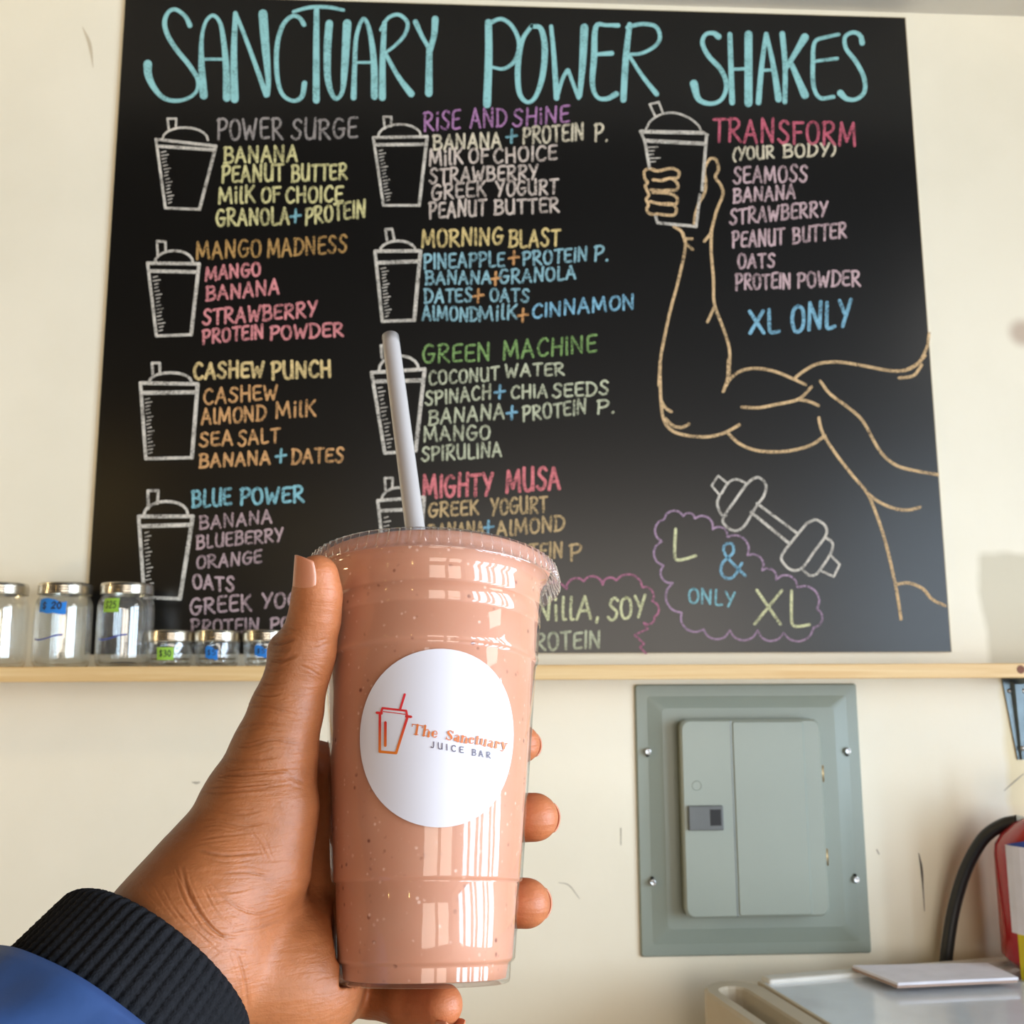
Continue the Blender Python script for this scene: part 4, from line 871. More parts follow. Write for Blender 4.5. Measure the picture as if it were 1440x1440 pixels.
# smoothie
m, nt, b = newmat('pink_smoothie'); co = N(nt, 'ShaderNodeTexCoord').outputs['Object']
n1 = N(nt, 'ShaderNodeTexNoise', i_Scale=45.0, i_Detail=4.0); nt.links.new(co, n1.inputs['Vector'])
mx = N(nt, 'ShaderNodeMix', data_type='RGBA'); mx.inputs[6].default_value = srgb(192, 128, 98); mx.inputs[7].default_value = srgb(204, 148, 120); nt.links.new(n1.outputs[0], mx.inputs[0])
def specks(col_in, scale, lo, hi, c, seed):
    v = N(nt, 'ShaderNodeTexVoronoi', i_Scale=scale, i_Randomness=1.0); mp = N(nt, 'ShaderNodeMapping'); mp.inputs['Location'].default_value = (seed, seed * 2, 0)
    nt.links.new(co, mp.inputs[0]); nt.links.new(mp.outputs[0], v.inputs['Vector'])
    ns = N(nt, 'ShaderNodeTexNoise', i_Scale=scale * .6); nt.links.new(mp.outputs[0], ns.inputs['Vector'])
    r1 = N(nt, 'ShaderNodeMapRange', i_1=hi, i_2=lo, i_3=0.0, i_4=1.0); nt.links.new(v.outputs['Distance'], r1.inputs[0])
    r2 = N(nt, 'ShaderNodeMapRange', i_1=.52, i_2=.66); nt.links.new(ns.outputs[0], r2.inputs[0])
    q_ = N(nt, 'ShaderNodeMath', operation='MULTIPLY'); nt.links.new(r1.outputs[0], q_.inputs[0]); nt.links.new(r2.outputs[0], q_.inputs[1])
    k_ = N(nt, 'ShaderNodeMix', data_type='RGBA'); k_.inputs[7].default_value = c
    nt.links.new(q_.outputs[0], k_.inputs[0]); nt.links.new(col_in, k_.inputs[6]); return k_.outputs[2]
c_o = specks(mx.outputs[2], 230, .10, .24, srgb(120, 58, 40), 3.0); c_o = specks(c_o, 340, .12, .26, srgb(232, 190, 170), 9.0)
nt.links.new(c_o, b.inputs['Base Color']); b.inputs['Roughness'].default_value = .55; b.inputs['Subsurface Weight'].default_value = .25; b.inputs['Subsurface Radius'].default_value = (1, .5, .35); b.inputs['Subsurface Scale'].default_value = .006
M_SMOO = m
bm = bmesh.new(); rg = lathe(bm, [(.0001, .0014), (.0270, .0014), (.0288, .0018)] + [(r - .0011, h) for h, r in PROF if h > .0025] + [(.0440, .1462), (.0455, .1495), (.0470, .1512), (.0480, .1540), (.0470, .1548), (.0452, .1546), (.0440, .1527), (.0001, .1527)], 96, MCUP)
bm_obj('smoothie', bm, M_SMOO, cup, smooth=True)
bm = bmesh.new(); lathe(bm, [(.0001, .0008), (.026, .0008), (.028, 0)] + [(r, h) for h, r in PROF] + [(.0448, .1462), (.0468, .1470), (.0474, .1488), (.0462, .1502), (.0448, .1495)], 128, MCUP)
bm_obj('cup_wall', bm, M_CLEAR, cup, smooth=True)
# lid
LID_T = Matrix.Rotation(math.radians(1.2), 4, 'Y'); ML = MCUP @ Matrix.Translation((0, 0, .150)) @ LID_T
def ribf(a, z, r):
    return .0010 * math.cos(a * 76) if (-.0015 < z < .0045 and r > .049) else 0
lp = [(.0030, .0032), (.030, .0032), (.0415, .0030), (.0435, .0030), (.0445, .0052), (.0470, .0056), (.0488, .0052), (.0497, .0043), (.0500, .0028), (.0505, .0010), (.0510, -.0010), (.0513, -.0024), (.0519, -.0030), (.0516, -.0033)]
lp2 = []
bm = bmesh.new(); lathe(bm, lp, 608, ML, ribf); bm_obj('lid', bm, M_LIDP, cup, smooth=True)
# sticker and its print
def cone_hit(px, py, lift):
    d = ray(px, py); o = EYE - CB
    t = .35
    for _ in range(12):
        P = o + d * t; h = P @ CA; R = cupR(min(max(h, .036), .113)) + lift      # one smooth cone
        ox, oy = o @ CX, o @ CY; dx, dy = d @ CX, d @ CY
        a = dx * dx + dy * dy; bb = 2 * (ox * dx + oy * dy); cc = ox * ox + oy * oy - R * R
        disc = max(bb * bb - 4 * a * cc, 0); t = (-bb - math.sqrt(disc)) / (2 * a)
    return EYE + d * t
sc_c = cone_hit(620, 1035, 0); hc = (sc_c - CB) @ CA; thc = math.atan2((sc_c - CB) @ CY, (sc_c - CB) @ CX)
RS = .0305
V = []; F = []; nr, na = 14, 72
def sp_(u, v, lift):
    h = hc + v; r = cupR(min(max(h, .036), .113)) + lift; return cupP(thc + u / cupR(hc), h, r)
V.append(sp_(0, 0, .00035))
for i in range(1, nr + 1):
    for j in range(na): a = 2 * PI * j / na; V.append(sp_(RS * i / nr * math.cos(a), RS * i / nr * math.sin(a), .00035))
for j in range(na): F.append((0, 1 + j, 1 + (j + 1) % na))
for i in range(1, nr):
    for j in range(na): a = 1 + (i - 1) * na; F.append((a + j, a + na + j, a + na + (j + 1) % na, a + (j + 1) % na))
M_STK = mat('white_sticker_paper', srgb(208, 203, 208), .5, var=.01, spec=.4)
stk = mesh_obj('sticker', V, F, M_STK, cup, smooth=True); stk['label'] = 'round white logo sticker'
b = newmat('logo_gradient'); m, nt, b = b; pz = pos(nt)
# printed colour runs from red at the top of the mark to orange below
sp2 = N(nt, 'ShaderNodeSeparateXYZ'); nt.links.new(pz, sp2.inputs[0])
zt1 = cone_hit(560, 975, 0)[2]; zt2 = cone_hit(560, 1062, 0)[2]
mr = N(nt, 'ShaderNodeMapRange', i_1=float(zt1), i_2=float(zt2)); nt.links.new(sp2.outputs[2], mr.inputs[0])
cr_ = N(nt, 'ShaderNodeValToRGB'); cr_.color_ramp.elements[0].color = srgb(214, 36, 52); cr_.color_ramp.elements[1].color = srgb(214, 116, 28); e = cr_.color_ramp.elements.new(.5); e.color = srgb(196, 38, 30)
nt.links.new(mr.outputs[0], cr_.inputs[0]); nt.links.new(cr_.outputs[0], b.inputs['Base Color']); b.inputs['Roughness'].default_value = .5
M_LOGO = m
M_OR = mat('orange_print', srgb(204, 104, 40), .5, var=.02); M_GP = mat('grey_print', srgb(84, 74, 92), .5, var=.02)
K = lambda *p: [(440 + a[0] / 4, 900 + a[1] / 4) for a in p]
ink = Ink(cone_hit, .0006)
ink.poly(K((517, 306), (490, 392)), 3.2); ink.poly(K((385, 402), (392, 383), (525, 398), (530, 425)), 3.0); ink.stroke(K((360, 409), (552, 432)), 3.6)
ink.stroke(K((395, 402), (520, 418)), 1.2)
ink.poly(K((377, 420), (376, 628), (468, 636), (530, 440)), 3.6); ink.stroke(K((408, 464), (407, 594)), 3.8)
ink.build('logo_cup', M_LOGO, stk, 'red and orange line drawing of a cup with straw')
# bold serif line: local frame along the tilted baseline
def tl_map(o, ang, sx):
    ca, sa = math.cos(ang), math.sin(ang)
    return lambda u, v: (o[0] + u * sx * ca + v * sa, o[1] + u * sx * sa - v * ca)
SER = {'T': (13, [[(6.5, 0), (6.5, 12)]], [[(.5, 12), (12.5, 12)], [(.5, 12), (.5, 9)], [(12.5, 12), (12.5, 9)], [(4, 0), (9, 0)]]),
 'h': (10.5, [[(2.5, 0), (2.5, 12.5)], [(8, 0), (8, 5.5)]], [[(.8, 0), (4.4, 0)], [(6.3, 0), (9.8, 0)], [(3.5, 6.5), (5, 8), (6.8, 8), (8, 6)], [(.8, 12.5), (2.5, 12.5)]]),
 'e': (8.5, [[(2.4, 2), (1.8, 4), (2.4, 6.2)]], [[(2.4, 6.4), (4, 8), (6, 7.6), (7, 5.4), (6.6, 4.2), (2.4, 4.2)], [(2.4, 1.8), (4, .2), (6, .5), (7.2, 2)]]),
 'S': (11, [[(2.6, 10), (3.6, 8), (7, 5.4), (8.2, 3)]], [[(9, 9), (9, 12)], [(8.8, 10.5), (6, 12.2), (3.4, 11.6), (2.4, 9.6)], [(8.4, 3), (7.4, .6), (5, 0), (2, 1.4)], [(1.6, 0), (1.6, 3.4)]]),
 'a': (9, [[(6.2, 0), (6.2, 6)], [(2.2, 1.2), (2.4, 3)]], [[(1.8, 6.4), (3.6, 8), (5.4, 7.8), (6.2, 6.4)], [(6, 4.6), (3, 4.2), (2, 3)], [(2.2, 1), (3.6, .2), (5.6, 1.4)], [(6.2, 0), (8.2, .2)]]),
 'n': (10.5, [[(2.5, 0), (2.5, 8)], [(8, 0), (8, 5.5)]], [[(.8, 0), (4.4, 0)], [(6.3, 0), (9.8, 0)], [(3.5, 6.5), (5, 8), (6.8, 8), (8, 6)], [(.8, 8), (2.5, 8)]]),
 'c': (8.5, [[(2.4, 1.8), (1.8, 4), (2.4, 6.4)], [(6.4, 6.4), (6.5, 6.2)]], [[(2.6, 6.6), (4, 8), (6, 7.8), (6.6, 6.6)], [(2.4, 1.6), (4, .2), (6, .5), (7.2, 2.2)]]),
 't': (7, [[(3.2, 1), (3.2, 10.5)]], [[(.8, 8), (6, 8)], [(3.4, 1), (4.4, .1), (6.2, 1.4)]]),
 'u': (10.5, [[(2.4, 2), (2.4, 8)], [(7.6, 0), (7.6, 8)]], [[(.8, 8), (2.4, 8)], [(6, 8), (7.6, 8)], [(2.6, 2), (3.8, .2), (5.6, .4), (7, 2)], [(7.6, 0), (9.6, 0)]]),
 'r': (8.5, [[(2.5, 0), (2.5, 8)], [(6.6, 6.6), (6.7, 6.4)]], [[(.8, 0), (4.4, 0)], [(3.4, 6), (4.6, 8), (6.4, 7.8)], [(.8, 8), (2.5, 8)]]),
 'y': (9, [[(2.2, 8), (5, 1)]], [[(.6, 8), (4, 8)], [(6, 8), (8.8, 8)], [(7.6, 8), (5, 0), (3.6, -3), (2, -3)], [(1.6, -2.4), (2.2, -2.6)]])}
def ser_word(ink, t, o, ang, sx, sy):
    f_ = tl_map(o, ang, sx); u = 0
    for ch in t:
        adv, thick, thin = SER[ch]
        for s__ in thick: (ink.curve if len(s__) > 2 else ink.stroke)([f_(u + a, b_ * sy) for a, b_ in s__], 3.1)
        for s__ in thin: (ink.curve if len(s__) > 2 else ink.stroke)([f_(u + a, b_ * sy) for a, b_ in s__], 1.1)
        u += adv
    return u
ink = Ink(cone_hit, .0006)
ser_word(ink, 'The', (577.5, 1031.5), D(9.2), 1.20, 1.12); ser_word(ink, 'Sanctuary', (626, 1039.5), D(9.5), 1.06, 1.06)
ink.build('logo_lettering', M_OR, stk, 'orange serif lettering reading The Sanctuary')
ink = Ink(cone_hit, .0006)
random.seed(1)
for t, x0, x1, y0, y1 in (('JUICE', 606, 652, 1051, 1059), ('BAR', 664, 690, 1062, 1066.5)): ink.text(t, x0, x1, y0, y1, 8.5, 1.35, jit=.0, gap=.62)
ink.build('logo_lettering', M_GP, stk, 'small grey lettering reading JUICE BAR')

# ------------------------------------------------------------------ straw
sA = PC(587, 768, .4285); sT = PC(549, 474, .505); sd = (sT - sA); sl = np.linalg.norm(sd); sd /= sl
sB = sA - sd * .060
straw = empty('drinking_straw', tuple(sB), 'translucent white drinking straw standing in the smoothie cup', 'straw')
m, nt, b = newmat('translucent_straw_plastic'); b.inputs['Base Color'].default_value = srgb(202, 194, 190); b.inputs['Roughness'].default_value = .2
b.inputs['Alpha'].default_value = .68; b.inputs['Subsurface Weight'].default_value = .0; b.inputs['Coat Weight'].default_value = .5
M_STRAW = m
bm = bmesh.new(); n_ = 30
ra = tube(bm, [sB + sd * (sl + .060) * i / n_ for i in range(n_ + 1)], .0043, 32, caps=False); rb = tube(bm, [sB + sd * (sl + .060) * i / n_ for i in range(n_ + 1)], .0039, 32, caps=False)
for r1, r2 in ((ra[-1], rb[-1]), (rb[0], ra[0])):
    for k in range(32): bm.faces.new((r1[k], r1[(k + 1) % 32], r2[(k + 1) % 32], r2[k]))
bm_obj('straw_tube', bm, M_STRAW, straw, smooth=True)

# ------------------------------------------------------------------ the hand
def cyl_back(px, py, rho_off):
    """where the sight line leaves the cup's surface blown up by rho_off"""
    d = ray(px, py); o = EYE - CB; t = .42
    for _ in range(15):
        P = o + d * t; h = P @ CA; R = cupR(min(max(h, 0), .143)) + rho_off
        ox, oy = o @ CX, o @ CY; dx, dy = d @ CX, d @ CY
        a = dx * dx + dy * dy; bb = 2 * (ox * dx + oy * dy); cc = ox * ox + oy * oy - R * R
        disc = max(bb * bb - 4 * a * cc, 0); t = (-bb + math.sqrt(disc)) / (2 * a)
    P = EYE + d * t; q_ = P - CB
    return math.atan2(q_ @ CY, q_ @ CX), q_ @ CA
FING = []   # chains: list of (point, radius)
for (px, py, r, segs, dh) in ((731, 1046, .0080, (.024, .026, .042), (.000, -.003, -.010)), (750, 1149, .0094, (.026, .028, .046), (.001, .002, .004)), (738, 1270, .0093, (.025, .027, .043), (.001, .001, .002))):
    th, h = cyl_back(px, py, r - .0006); rho = cupR(h) + r
    ch = [(cupP(th, h, rho), r)]; rr = r
    for L, dd, grow, ro in zip(segs, dh, (.0006, .0008, .0024), (0, .001, .006)):
        th += L / rho; h += dd; rr += grow; ch.append((cupP(th, h, cupR(h) + rr + ro), rr))
    FING.append(ch)
FING.append([(PC(621, 1413, .366), .0076), (PC(572, 1411, .378), .0082), (PC(520, 1396, .392), .0086), (PC(476, 1376, .402), .0115)])
THUMB = [(PC(446, 810, .3780), .0079), (PC(446, 838, .3785), .0085), (PC(442, 872, .3795), .0090), (PC(429, 917, .3805), .0108), (PC(418, 950, .380), .0110), (PC(403, 1000, .378), .0128), (PC(386, 1058, .376), .0152), (PC(358, 1135, .372), .0190), (PC(322, 1215, .365), .0215), (PC(285, 1280, .357), .0240)]
wrist = (PC(248, 1344, .350), .0265); fore = (PC(120, 1500, .322), .0290)
mcps = [c[-1] for c in FING]
PALM = [(wrist, fore), ((PC(290, 1300, .362), .024), wrist)]
for mc in mcps: PALM.append((mc, (PC(300, 1300, .368), .020)))
heel = (PC(412, 1378, .366), .0205); PALM += [(heel, (PC(300, 1350, .356), .025)), (heel, (PC(470, 1395, .385), .0120)), (mcps[3], heel), (heel, mcps[2])]
web = (PC(436, 1118, .408), .0080); PALM += [(web, mcps[0]), (web, (PC(392, 1090, .384), .013)), (web, (PC(428, 1230, .40), .013))]
VOX = .0009
allp = [c for ch in FING for c in ch] + THUMB + [wrist, fore, heel, web] + mcps
lo = np.min([p - r for p, r in allp], axis=0) - .012; hi = np.max([p + r for p, r in allp], axis=0) + .012
dim = np.ceil((hi - lo) / VOX).astype(int)
ax = [lo[i] + VOX * np.arange(dim[i]) for i in range(3)]
BIG = .02
def field(): return np.full(dim, BIG, np.float32)
def add(F_, a, b_, k):
    (pa, ra_), (pb, rb_) = a, b_; mg = k + .004
    l = np.minimum(pa - ra_, pb - rb_) - mg; u = np.maximum(pa + ra_, pb + rb_) + mg
    i0 = np.clip(((l - lo) / VOX).astype(int), 0, dim); i1 = np.clip(((u - lo) / VOX).astype(int) + 1, 0, dim)
    gx = ax[0][i0[0]:i1[0], None, None]; gy = ax[1][None, i0[1]:i1[1], None]; gz = ax[2][None, None, i0[2]:i1[2]]
    d = pb - pa; L2 = max(d @ d, 1e-12)
    t = np.clip(((gx - pa[0]) * d[0] + (gy - pa[1]) * d[1] + (gz - pa[2]) * d[2]) / L2, 0, 1)
    D_ = np.sqrt((gx - pa[0] - t * d[0]) ** 2 + (gy - pa[1] - t * d[1]) ** 2 + (gz - pa[2] - t * d[2]) ** 2) - (ra_ + (rb_ - ra_) * t)
    s = F_[i0[0]:i1[0], i0[1]:i1[1], i0[2]:i1[2]]
    h = np.clip(.5 + .5 * (s - D_) / k, 0, 1)
    s[...] = s * (1 - h) + D_ * h - k * h * (1 - h)
def smin(a, b_, k):
    h = np.clip(.5 + .5 * (b_ - a) / k, 0, 1); return b_ * (1 - h) + a * h - k * h * (1 - h)
Fh = field()
for a, b_ in PALM: add(Fh, a, b_, .010)
Ft = field()
for a, b_ in zip(THUMB, THUMB[1:]): add(Ft, a, b_, .004)
add(Ft, THUMB[-1], wrist, .012)
# the thumb's ball and the outward bump of the knuckle
add(Ft, (PC(398, 912, .3835), .0052), (PC(410, 926, .384), .0070), .005)
add(Ft, (PC(400, 1140, .370), .0110), (PC(385, 1225, .364), .0130), .010)
Fh = smin(Fh, Ft, .007)
for ch in FING:
    Ff = field()
    for a, b_ in zip(ch, ch[1:]): add(Ff, a, b_, .003)
    Fh = smin(Fh, Ff, .0022)
# keep the cup and its lid out of the flesh
gx, gy, gz = np.meshgrid(*ax, indexing='ij', sparse=True)
rx, ry, rz_ = gx - CB[0], gy - CB[1], gz - CB[2]
hh = rx * CA[0] + ry * CA[1] + rz_ * CA[2]
rad = np.sqrt(np.maximum(rx ** 2 + ry ** 2 + rz_ ** 2 - hh ** 2, 0))
rprof = np.interp(hh, [0, .0074, .0084, .143, .1445, .158], [.0312, .0312, .0325, .0446, .0522, .0522]).astype(np.float32)
dc = np.maximum(np.maximum(rad - rprof, -hh - .0), hh - .158) - .0004
Fh = np.maximum(Fh, -dc).astype(np.float32)
import openvdb as vdb
g = vdb.FloatGrid(BIG); g.copyFromArray(np.ascontiguousarray(Fh.astype(np.float32)), tolerance=0.0)
pts, tris, quads = g.convertToPolygons(isovalue=0.0, adaptivity=0.0) if False else (*g.convertToQuads(isovalue=0.0)[:1], None, g.convertToQuads(isovalue=0.0)[1])
pts = np.array(pts, float) * VOX + lo
me = bpy.data.meshes.new('hand')
me.vertices.add(len(pts)); me.vertices.foreach_set('co', pts.ravel())
nq = len(quads); me.loops.add(nq * 4); me.loops.foreach_set('vertex_index', np.array(quads, np.int32).ravel())
me.polygons.add(nq); me.polygons.foreach_set('loop_start', np.arange(nq) * 4); me.polygons.foreach_set('loop_total', np.full(nq, 4)); me.update(calc_edges=True)
me.validate()
bm = bmesh.new(); bm.from_mesh(me); bmesh.ops.recalc_face_normals(bm, faces=bm.faces)
# drop loose islands
for _ in range(2): bmesh.ops.smooth_vert(bm, verts=bm.verts, factor=.5, use_axis_x=True, use_axis_y=True, use_axis_z=True)
bmesh.ops.subdivide_edges(bm, edges=bm.edges, cuts=1, use_grid_fill=True)
bmesh.ops.smooth_vert(bm, verts=bm.verts, factor=.5, use_axis_x=True, use_axis_y=True, use_axis_z=True)
bm.to_mesh(me); bm.free(); me.update()
nv = len(me.vertices); P = np.empty(nv * 3); me.vertices.foreach_get('co', P); P = P.reshape(-1, 3)
NR = np.empty(nv * 3); me.vertices.foreach_get('normal', NR); NR = NR.reshape(-1, 3)
facing = np.einsum('ij,ij->i', NR, EYE - P) > 0
Q = to_px(P)
TT = lambda *p: [(150 + a / 3.892, 760 + b_ / 3.892) for a, b_ in p]
WW = lambda *p: [(a / 2.88, 1080 + b_ / 2.88) for a, b_ in p]
CREASE = [(TT((1050, 680), (1120, 712), (1185, 752)), .30, 3), (TT((755, 905), (830, 905), (900, 915), (1060, 962)), .35, 3), (TT((700, 1040), (780, 1010), (850, 1000), (1010, 1022)), .3, 3),
 (TT((640, 1110), (760, 1130), (900, 1092), (1000, 1105), (1110, 1112)), .4, 3.4), (TT((600, 1190), (780, 1202), (960, 1180)), .35, 3), (TT((570, 1262), (720, 1288), (880, 1275), (1000, 1262)), .45, 3),
 (TT((520, 1352), (760, 1340), (960, 1330)), .3, 3), (TT((880, 648), (930, 660), (985, 650), (1045, 622)), .7, 4), (TT((900, 560), (940, 566), (980, 556), (1035, 536)), .7, 4.5), (TT((905, 520), (950, 500), (1000, 505)), .45, 3.5), (TT((915, 600), (965, 606), (1010, 590)), .45, 3.5),
 (TT((850, 705), (920, 715), (990, 700)), .35, 3), (TT((820, 770), (900, 785), (980, 765)), .28, 3), (TT((790, 835), (880, 850), (960, 840)), .28, 3), (TT((930, 470), (1000, 478), (1040, 500)), .35, 3),
 (TT((1120, 600), (1180, 575), (1240, 560)), .18, 3), (TT((1060, 930), (1110, 925), (1165, 935)), .18, 3), (TT((960, 830), (1060, 850), (1150, 850)), .15, 3),
 (WW((870, 38), (1000, 20), (1180, 14)), .4, 3), (WW((850, 108), (1010, 88), (1190, 62)), .3, 3), (WW((800, 290), (900, 275), (1000, 268)), .28, 3), (WW((780, 325), (900, 352), (1060, 342)), .45, 3.4),
 (WW((735, 395), (760, 490), (800, 575), (850, 640), (905, 680), (970, 690)), .8, 4.5), (WW((900, 672), (980, 655), (1060, 642), (1185, 600)), .35, 4), (WW((850, 460), (900, 520), (960, 565), (1050, 588), (1180, 545)), .3, 3),
 (WW((880, 430), (1000, 422), (1090, 440)), .35, 3), (WW((690, 545), (750, 620), (800, 665), (905, 765)), .3, 3), (WW((650, 460), (700, 560), (760, 640)), .22, 2.6), (WW((610, 450), (660, 540), (720, 620)), .2, 2.6), (WW((560, 440), (610, 520), (680, 600)), .18, 2.6),
 (WW((700, 380), (740, 470), (780, 540)), .25, 2.6), (WW((840, 780), (900, 740), (980, 742), (1010, 748)), .3, 3), (WW((840, 160), (960, 190), (1080, 170)), .22, 3), (WW((860, 210), (990, 235), (1100, 215)), .25, 3), (WW((1000, 240), (1050, 300), (1090, 380)), .18, 3),
 (WW((940, 700), (990, 850), (1010, 1000)), .25, 6), (WW((1130, 0), (1190, 40), (1240, 60)), .25, 4), (WW((880, 500), (960, 500), (1060, 475)), .22, 2.6), (WW((820, 480), (880, 590), (960, 650)), .22, 2.6), (WW((800, 240), (880, 230), (960, 245)), .22, 2.6)]
# fine creases following the long ones
rs = random.Random(5)
for c_, dep, wd in list(CREASE):
    for _ in range(5):
        ox, oy = rs.uniform(-9, 9), rs.uniform(-11, 11); CREASE.append(([(x + ox + rs.uniform(-2, 2), y + oy + rs.uniform(-2, 2)) for x, y in c_], dep * rs.uniform(.25, .5), 2.4))
disp = np.zeros(nv); dark = np.zeros(nv)
hand_px = facing & (Q[:, 0] > 120) & (Q[:, 0] < 480)
idx = np.where(hand_px)[0]; q2 = Q[idx]
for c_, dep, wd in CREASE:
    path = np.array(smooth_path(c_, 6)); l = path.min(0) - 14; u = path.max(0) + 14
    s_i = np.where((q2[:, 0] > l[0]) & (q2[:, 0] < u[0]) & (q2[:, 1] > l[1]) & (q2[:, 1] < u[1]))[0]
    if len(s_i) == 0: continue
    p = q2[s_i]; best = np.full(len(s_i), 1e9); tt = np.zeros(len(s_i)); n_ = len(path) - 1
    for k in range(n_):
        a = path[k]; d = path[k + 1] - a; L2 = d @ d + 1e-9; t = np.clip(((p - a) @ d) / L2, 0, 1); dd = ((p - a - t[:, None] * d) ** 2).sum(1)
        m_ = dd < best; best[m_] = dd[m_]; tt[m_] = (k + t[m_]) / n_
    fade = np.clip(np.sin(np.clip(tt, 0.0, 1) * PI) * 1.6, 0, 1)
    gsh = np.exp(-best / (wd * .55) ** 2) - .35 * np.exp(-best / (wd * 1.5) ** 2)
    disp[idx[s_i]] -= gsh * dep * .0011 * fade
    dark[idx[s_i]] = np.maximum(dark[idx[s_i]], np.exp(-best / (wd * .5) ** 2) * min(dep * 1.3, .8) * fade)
P2 = P + NR * disp[:, None]
# never let the creases push flesh into the cup
me.vertices.foreach_set('co', P2.ravel()); me.update()
me.polygons.foreach_set('use_smooth', [True] * len(me.polygons))
# pigment: warm brown, redder fingertips and palm side, darker knuckle, left-side shade painted in
colr = np.tile(np.array(srgb(146, 84, 44)[:3]), (nv, 1))
def blend(mask, c):
    global colr
    colr = colr * (1 - mask[:, None]) + np.array(srgb(*c)[:3]) * mask[:, None]
def near(p, r): return np.exp(-((P - p) ** 2).sum(1) / r ** 2)
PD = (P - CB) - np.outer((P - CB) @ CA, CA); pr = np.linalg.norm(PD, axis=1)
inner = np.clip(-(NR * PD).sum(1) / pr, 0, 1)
dorsal_shade = np.clip(NR @ (-RT * .86 + UP * .35 + FW * .25) * 1.5 - .15, 0, 1) * (1 - .6 * inner)       # back of the hand darker than its palm side, left-side shade painted in
blend(dorsal_shade * .75, (112, 62, 28))
blend(np.clip(NR @ (RT * .8 - FW * .5) - .2, 0, 1) * .5, (186, 118, 72))  # palm side paler, light from the right painted in
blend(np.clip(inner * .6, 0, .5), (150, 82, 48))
for ch in FING: blend(near(ch[0][0], .013) * .8, (192, 112, 72))
blend(near(THUMB[0][0] + CX * .004, .013) * .75, (204, 124, 80)); blend(near(PC(455, 900, .372), .02) * .45, (188, 114, 70))
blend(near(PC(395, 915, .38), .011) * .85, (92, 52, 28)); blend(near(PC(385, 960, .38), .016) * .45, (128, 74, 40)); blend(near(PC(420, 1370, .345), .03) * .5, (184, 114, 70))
blend(np.clip(dark, 0, 1) * .6, (104, 56, 30))  # creases darkened in colour along the grooves
ca = me.color_attributes.new('pigment_shade', 'FLOAT_COLOR', 'POINT'); ca.data.foreach_set('color', np.hstack([colr, np.ones((nv, 1))]).ravel())
m, nt, b = newmat('brown_skin'); at = N(nt, 'ShaderNodeVertexColor', layer_name='pigment_shade')
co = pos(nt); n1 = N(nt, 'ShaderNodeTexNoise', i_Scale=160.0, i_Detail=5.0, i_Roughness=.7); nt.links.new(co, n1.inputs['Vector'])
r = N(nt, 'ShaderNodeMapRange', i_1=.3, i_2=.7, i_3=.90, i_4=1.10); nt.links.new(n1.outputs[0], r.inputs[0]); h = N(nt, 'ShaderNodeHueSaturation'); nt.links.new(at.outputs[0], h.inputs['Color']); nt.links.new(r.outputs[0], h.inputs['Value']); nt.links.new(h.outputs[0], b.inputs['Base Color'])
b.inputs['Roughness'].default_value = .48; b.inputs['Specular IOR Level'].default_value = .45; b.inputs['Subsurface Weight'].default_value = .15; b.inputs['Subsurface Radius'].default_value = (1, .35, .15); b.inputs['Subsurface Scale'].default_value = .004
v1 = N(nt, 'ShaderNodeTexVoronoi', i_Scale=900.0, feature='DISTANCE_TO_EDGE'); nt.links.new(co, v1.inputs['Vector'])
n3 = N(nt, 'ShaderNodeTexNoise', i_Scale=420.0, i_Detail=4.0); nt.links.new(co, n3.inputs['Vector'])
b1 = N(nt, 'ShaderNodeBump', i_Strength=.25, i_Distance=.0003); nt.links.new(v1.outputs[0], b1.inputs['Height'])
mpw = N(nt, 'ShaderNodeMapping'); mpw.inputs['Scale'].default_value = (70, 70, 420); mpw.inputs['Rotation'].default_value = (0, .25, 0); nt.links.new(co, mpw.inputs[0])
nw = N(nt, 'ShaderNodeTexNoise', i_Scale=1.0, i_Detail=3.0, i_Distortion=.6); nt.links.new(mpw.outputs[0], nw.inputs['Vector'])
b3 = N(nt, 'ShaderNodeBump', i_Strength=.55, i_Distance=.0007); nt.links.new(nw.outputs[0], b3.inputs['Height']); nt.links.new(b1.outputs[0], b3.inputs['Normal'])
b2 = N(nt, 'ShaderNodeBump', i_Strength=.35, i_Distance=.0005); nt.links.new(n3.outputs[0], b2.inputs['Height']); nt.links.new(b3.outputs[0], b2.inputs['Normal']); nt.links.new(b2.outputs[0], b.inputs['Normal'])
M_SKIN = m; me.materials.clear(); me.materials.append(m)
person = empty('person', tuple(fore[0]), 'person reaching in with a navy sleeve and black cuff, hand gripping the smoothie cup', 'person')
hand = bpy.data.objects.new('hand', me); COL.objects.link(hand); attach(hand, person); hand['label'] = 'bare left hand wrapped around the cup'
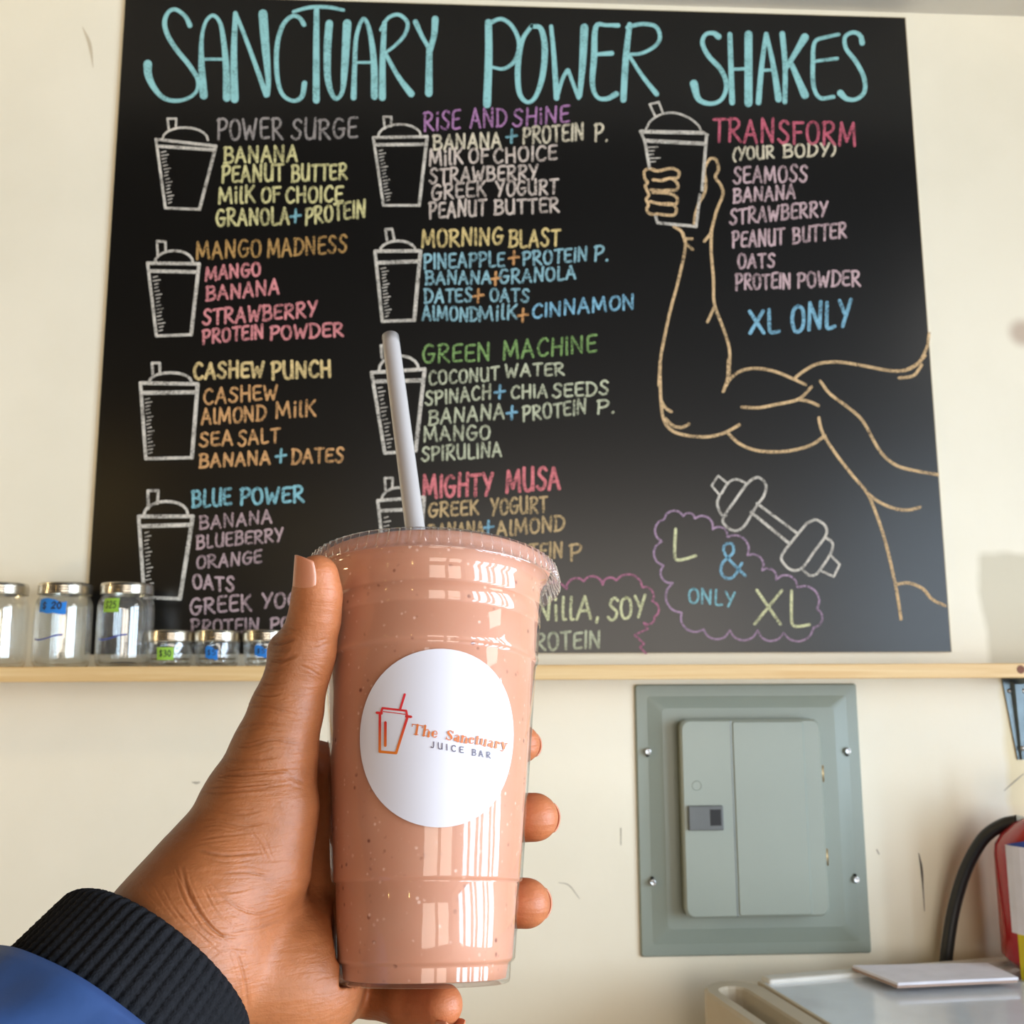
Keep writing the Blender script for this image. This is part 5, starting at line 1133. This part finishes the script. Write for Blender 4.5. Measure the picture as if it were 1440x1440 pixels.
# nails
m, nt, b = newmat('fingernail'); b.inputs['Base Color'].default_value = srgb(190, 124, 92); b.inputs['Roughness'].default_value = .3; b.inputs['Subsurface Weight'].default_value = .2; b.inputs['Subsurface Scale'].default_value = .002; b.inputs['Subsurface Radius'].default_value = (1, .4, .25)
M_NAIL = m
def nail(c, tip_dir, out_dir, rad_, half_w, len_, off=.0, label=None, slope=0.0):
    """curved plate lying on a finger of radius rad_; out_dir is the nail's normal"""
    t = tip_dir / np.linalg.norm(tip_dir); o_ = out_dir - (out_dir @ t) * t; o_ /= np.linalg.norm(o_); s = np.cross(t, o_)
    V = []; F = []; nu, nv_ = 18, 18
    for side in (0, 1):
        for j in range(nv_ + 1):
            for i in range(nu + 1):
                u = i / nu * 2 - 1; v = j / nv_ * 2 - 1
                vv = v * len_ / 2 * (1 - (.22 if v > 0 else .34) * u * u); wv = 1 - .12 * max(v, 0) ** 2 - .22 * max(-v, 0) ** 3
                a = u * half_w * wv; r = rad_ + off + slope * -v - side * .0006 - .0005 * (max(-v, 0) ** 6) - .0003 * u ** 4
                V.append(c + t * vv + r * (math.cos(a) * o_ + math.sin(a) * s))
    nn = (nu + 1) * (nv_ + 1)
    for j in range(nv_):
        for i in range(nu):
            a = j * (nu + 1) + i; F.append((a, a + 1, a + nu + 2, a + nu + 1)); F.append((nn + a, nn + a + nu + 1, nn + a + nu + 2, nn + a + 1))
    edge = [i for i in range(nu + 1)] + [j * (nu + 1) + nu for j in range(1, nv_ + 1)] + [nv_ * (nu + 1) + i for i in range(nu - 1, -1, -1)] + [j * (nu + 1) for j in range(nv_ - 1, 0, -1)]
    for a, b_ in zip(edge, edge[1:] + edge[:1]): F.append((a, a + nn, b_ + nn, b_))
    o = mesh_obj('fingernail', V, F, M_NAIL, hand, smooth=True)
    if label: o['label'] = label
tu = THUMB[0][0] - THUMB[1][0]; tu /= np.linalg.norm(tu)
nail(THUMB[0][0] + tu * .0002, tu, -RT * .84 - FW * .54 - UP * 0, .0084, D(66), .0158, .00025, 'broad pale pink thumbnail', slope=.00055)
for ch in FING[:3]:
    a, b_ = ch[0][0], ch[1][0]; rad_dir = (a - CB) - ((a - CB) @ CA) * CA
    nail(a, a - b_, rad_dir, ch[0][1], D(42), .0105, .00012)
a, b_ = FING[3][0][0], FING[3][1][0]
nail(a + (a - b_) * .22, a - b_, RT * .30 - UP * .75 - FW * .60, .0074, D(48), .0085, .0001)

# ------------------------------------------------------------------ cuff and sleeve
def sleeve_tube(name, path, rads, seg, mfun, m, parent, flat=1.0):
    P_ = [np.array(p) for p in path]; V = []; F = []
    for i, p in enumerate(P_):
        t = P_[min(i + 1, len(P_) - 1)] - P_[max(i - 1, 0)]; t /= np.linalg.norm(t)
        n = RT - (RT @ t) * t; n /= np.linalg.norm(n); b_ = np.cross(t, n)
        for k in range(seg):
            a = 2 * PI * k / seg; r = rads[i] + mfun(a, i)
            V.append(p + r * (math.cos(a) * n + math.sin(a) * b_))
    for i in range(len(P_) - 1):
        for k in range(seg): F.append((i * seg + k, i * seg + (k + 1) % seg, (i + 1) * seg + (k + 1) % seg, (i + 1) * seg + k))
    return mesh_obj(name, V, F, m, parent, smooth=True)
M_KNIT = mat('black_rib_knit', srgb(22, 22, 25), .92, var=.3, scale=700, bump=.6, bscale=1400, spec=.2)
M_NAVY = mat('navy_nylon', srgb(46, 72, 118), .55, var=.08, scale=60, bump=.3, bscale=120)
e0 = PC(226, 1356, .347); e1 = PC(60, 1560, .310); dv = e1 - e0; Ld = np.linalg.norm(dv); dv /= Ld
nc = 100; cp = []; cr2 = []
for i in range(8):                                  # the rolled front edge
    a = PI * i / 7 - PI / 2; cp.append(e0 + dv * (.0035 - .0035 * math.cos(a)) ); cr2.append(.0315 + .0035 * (1 + math.sin(a)) / 1)
cp = [e0 + dv * (.0040 * (1 - math.sin(PI / 2 * min(1, i / 7)) * 1) + (.0 if i < 8 else 0)) for i in range(8)]
cp = []; cr2 = []
for i in range(9): a = PI * i / 8; cp.append(e0 + dv * (.006 - .006 * math.sin(a))); cr2.append(.0345 - .0040 * math.cos(a))
for i in range(1, nc): cp.append(e0 + dv * (.006 + (.070) * i / nc)); cr2.append(.0385 + .004 * i / nc)
NRIB = 66
def knit(a, i):
    rib = abs(math.sin(a * NRIB / 2)); st = abs(math.sin(i * .9 + (0 if math.cos(a * NRIB) > 0 else PI / 2)))
    return .0010 * rib + .0005 * st
sleeve_tube('knit_cuff', cp, cr2, 528, knit, M_KNIT, person)
s0 = e0 + dv * .030; s1 = e0 + dv * .062; s2 = s1 + dv * .03 - RT * .035; s3 = s2 + dv * .03 - RT * .12
sp = smooth_path([s0, s1, s2, s3], 10)
sn = len(sp); rads = [.0480 + .012 * min(1, i / 12) for i in range(sn)]
sp = [sp[0] + (sp[1] - sp[0]) * .2, sp[0], ] + sp[0:]; rads = [.0440, .0470] + rads
def fold(a, i): return .0012 * math.sin(a * 5 + i * .5) * min(1, i / 8) + .0008 * math.sin(a * 11 - i * .3) * min(1, i / 8)
sleeve_tube('jacket_sleeve', sp, rads, 160, fold, M_NAVY, person)
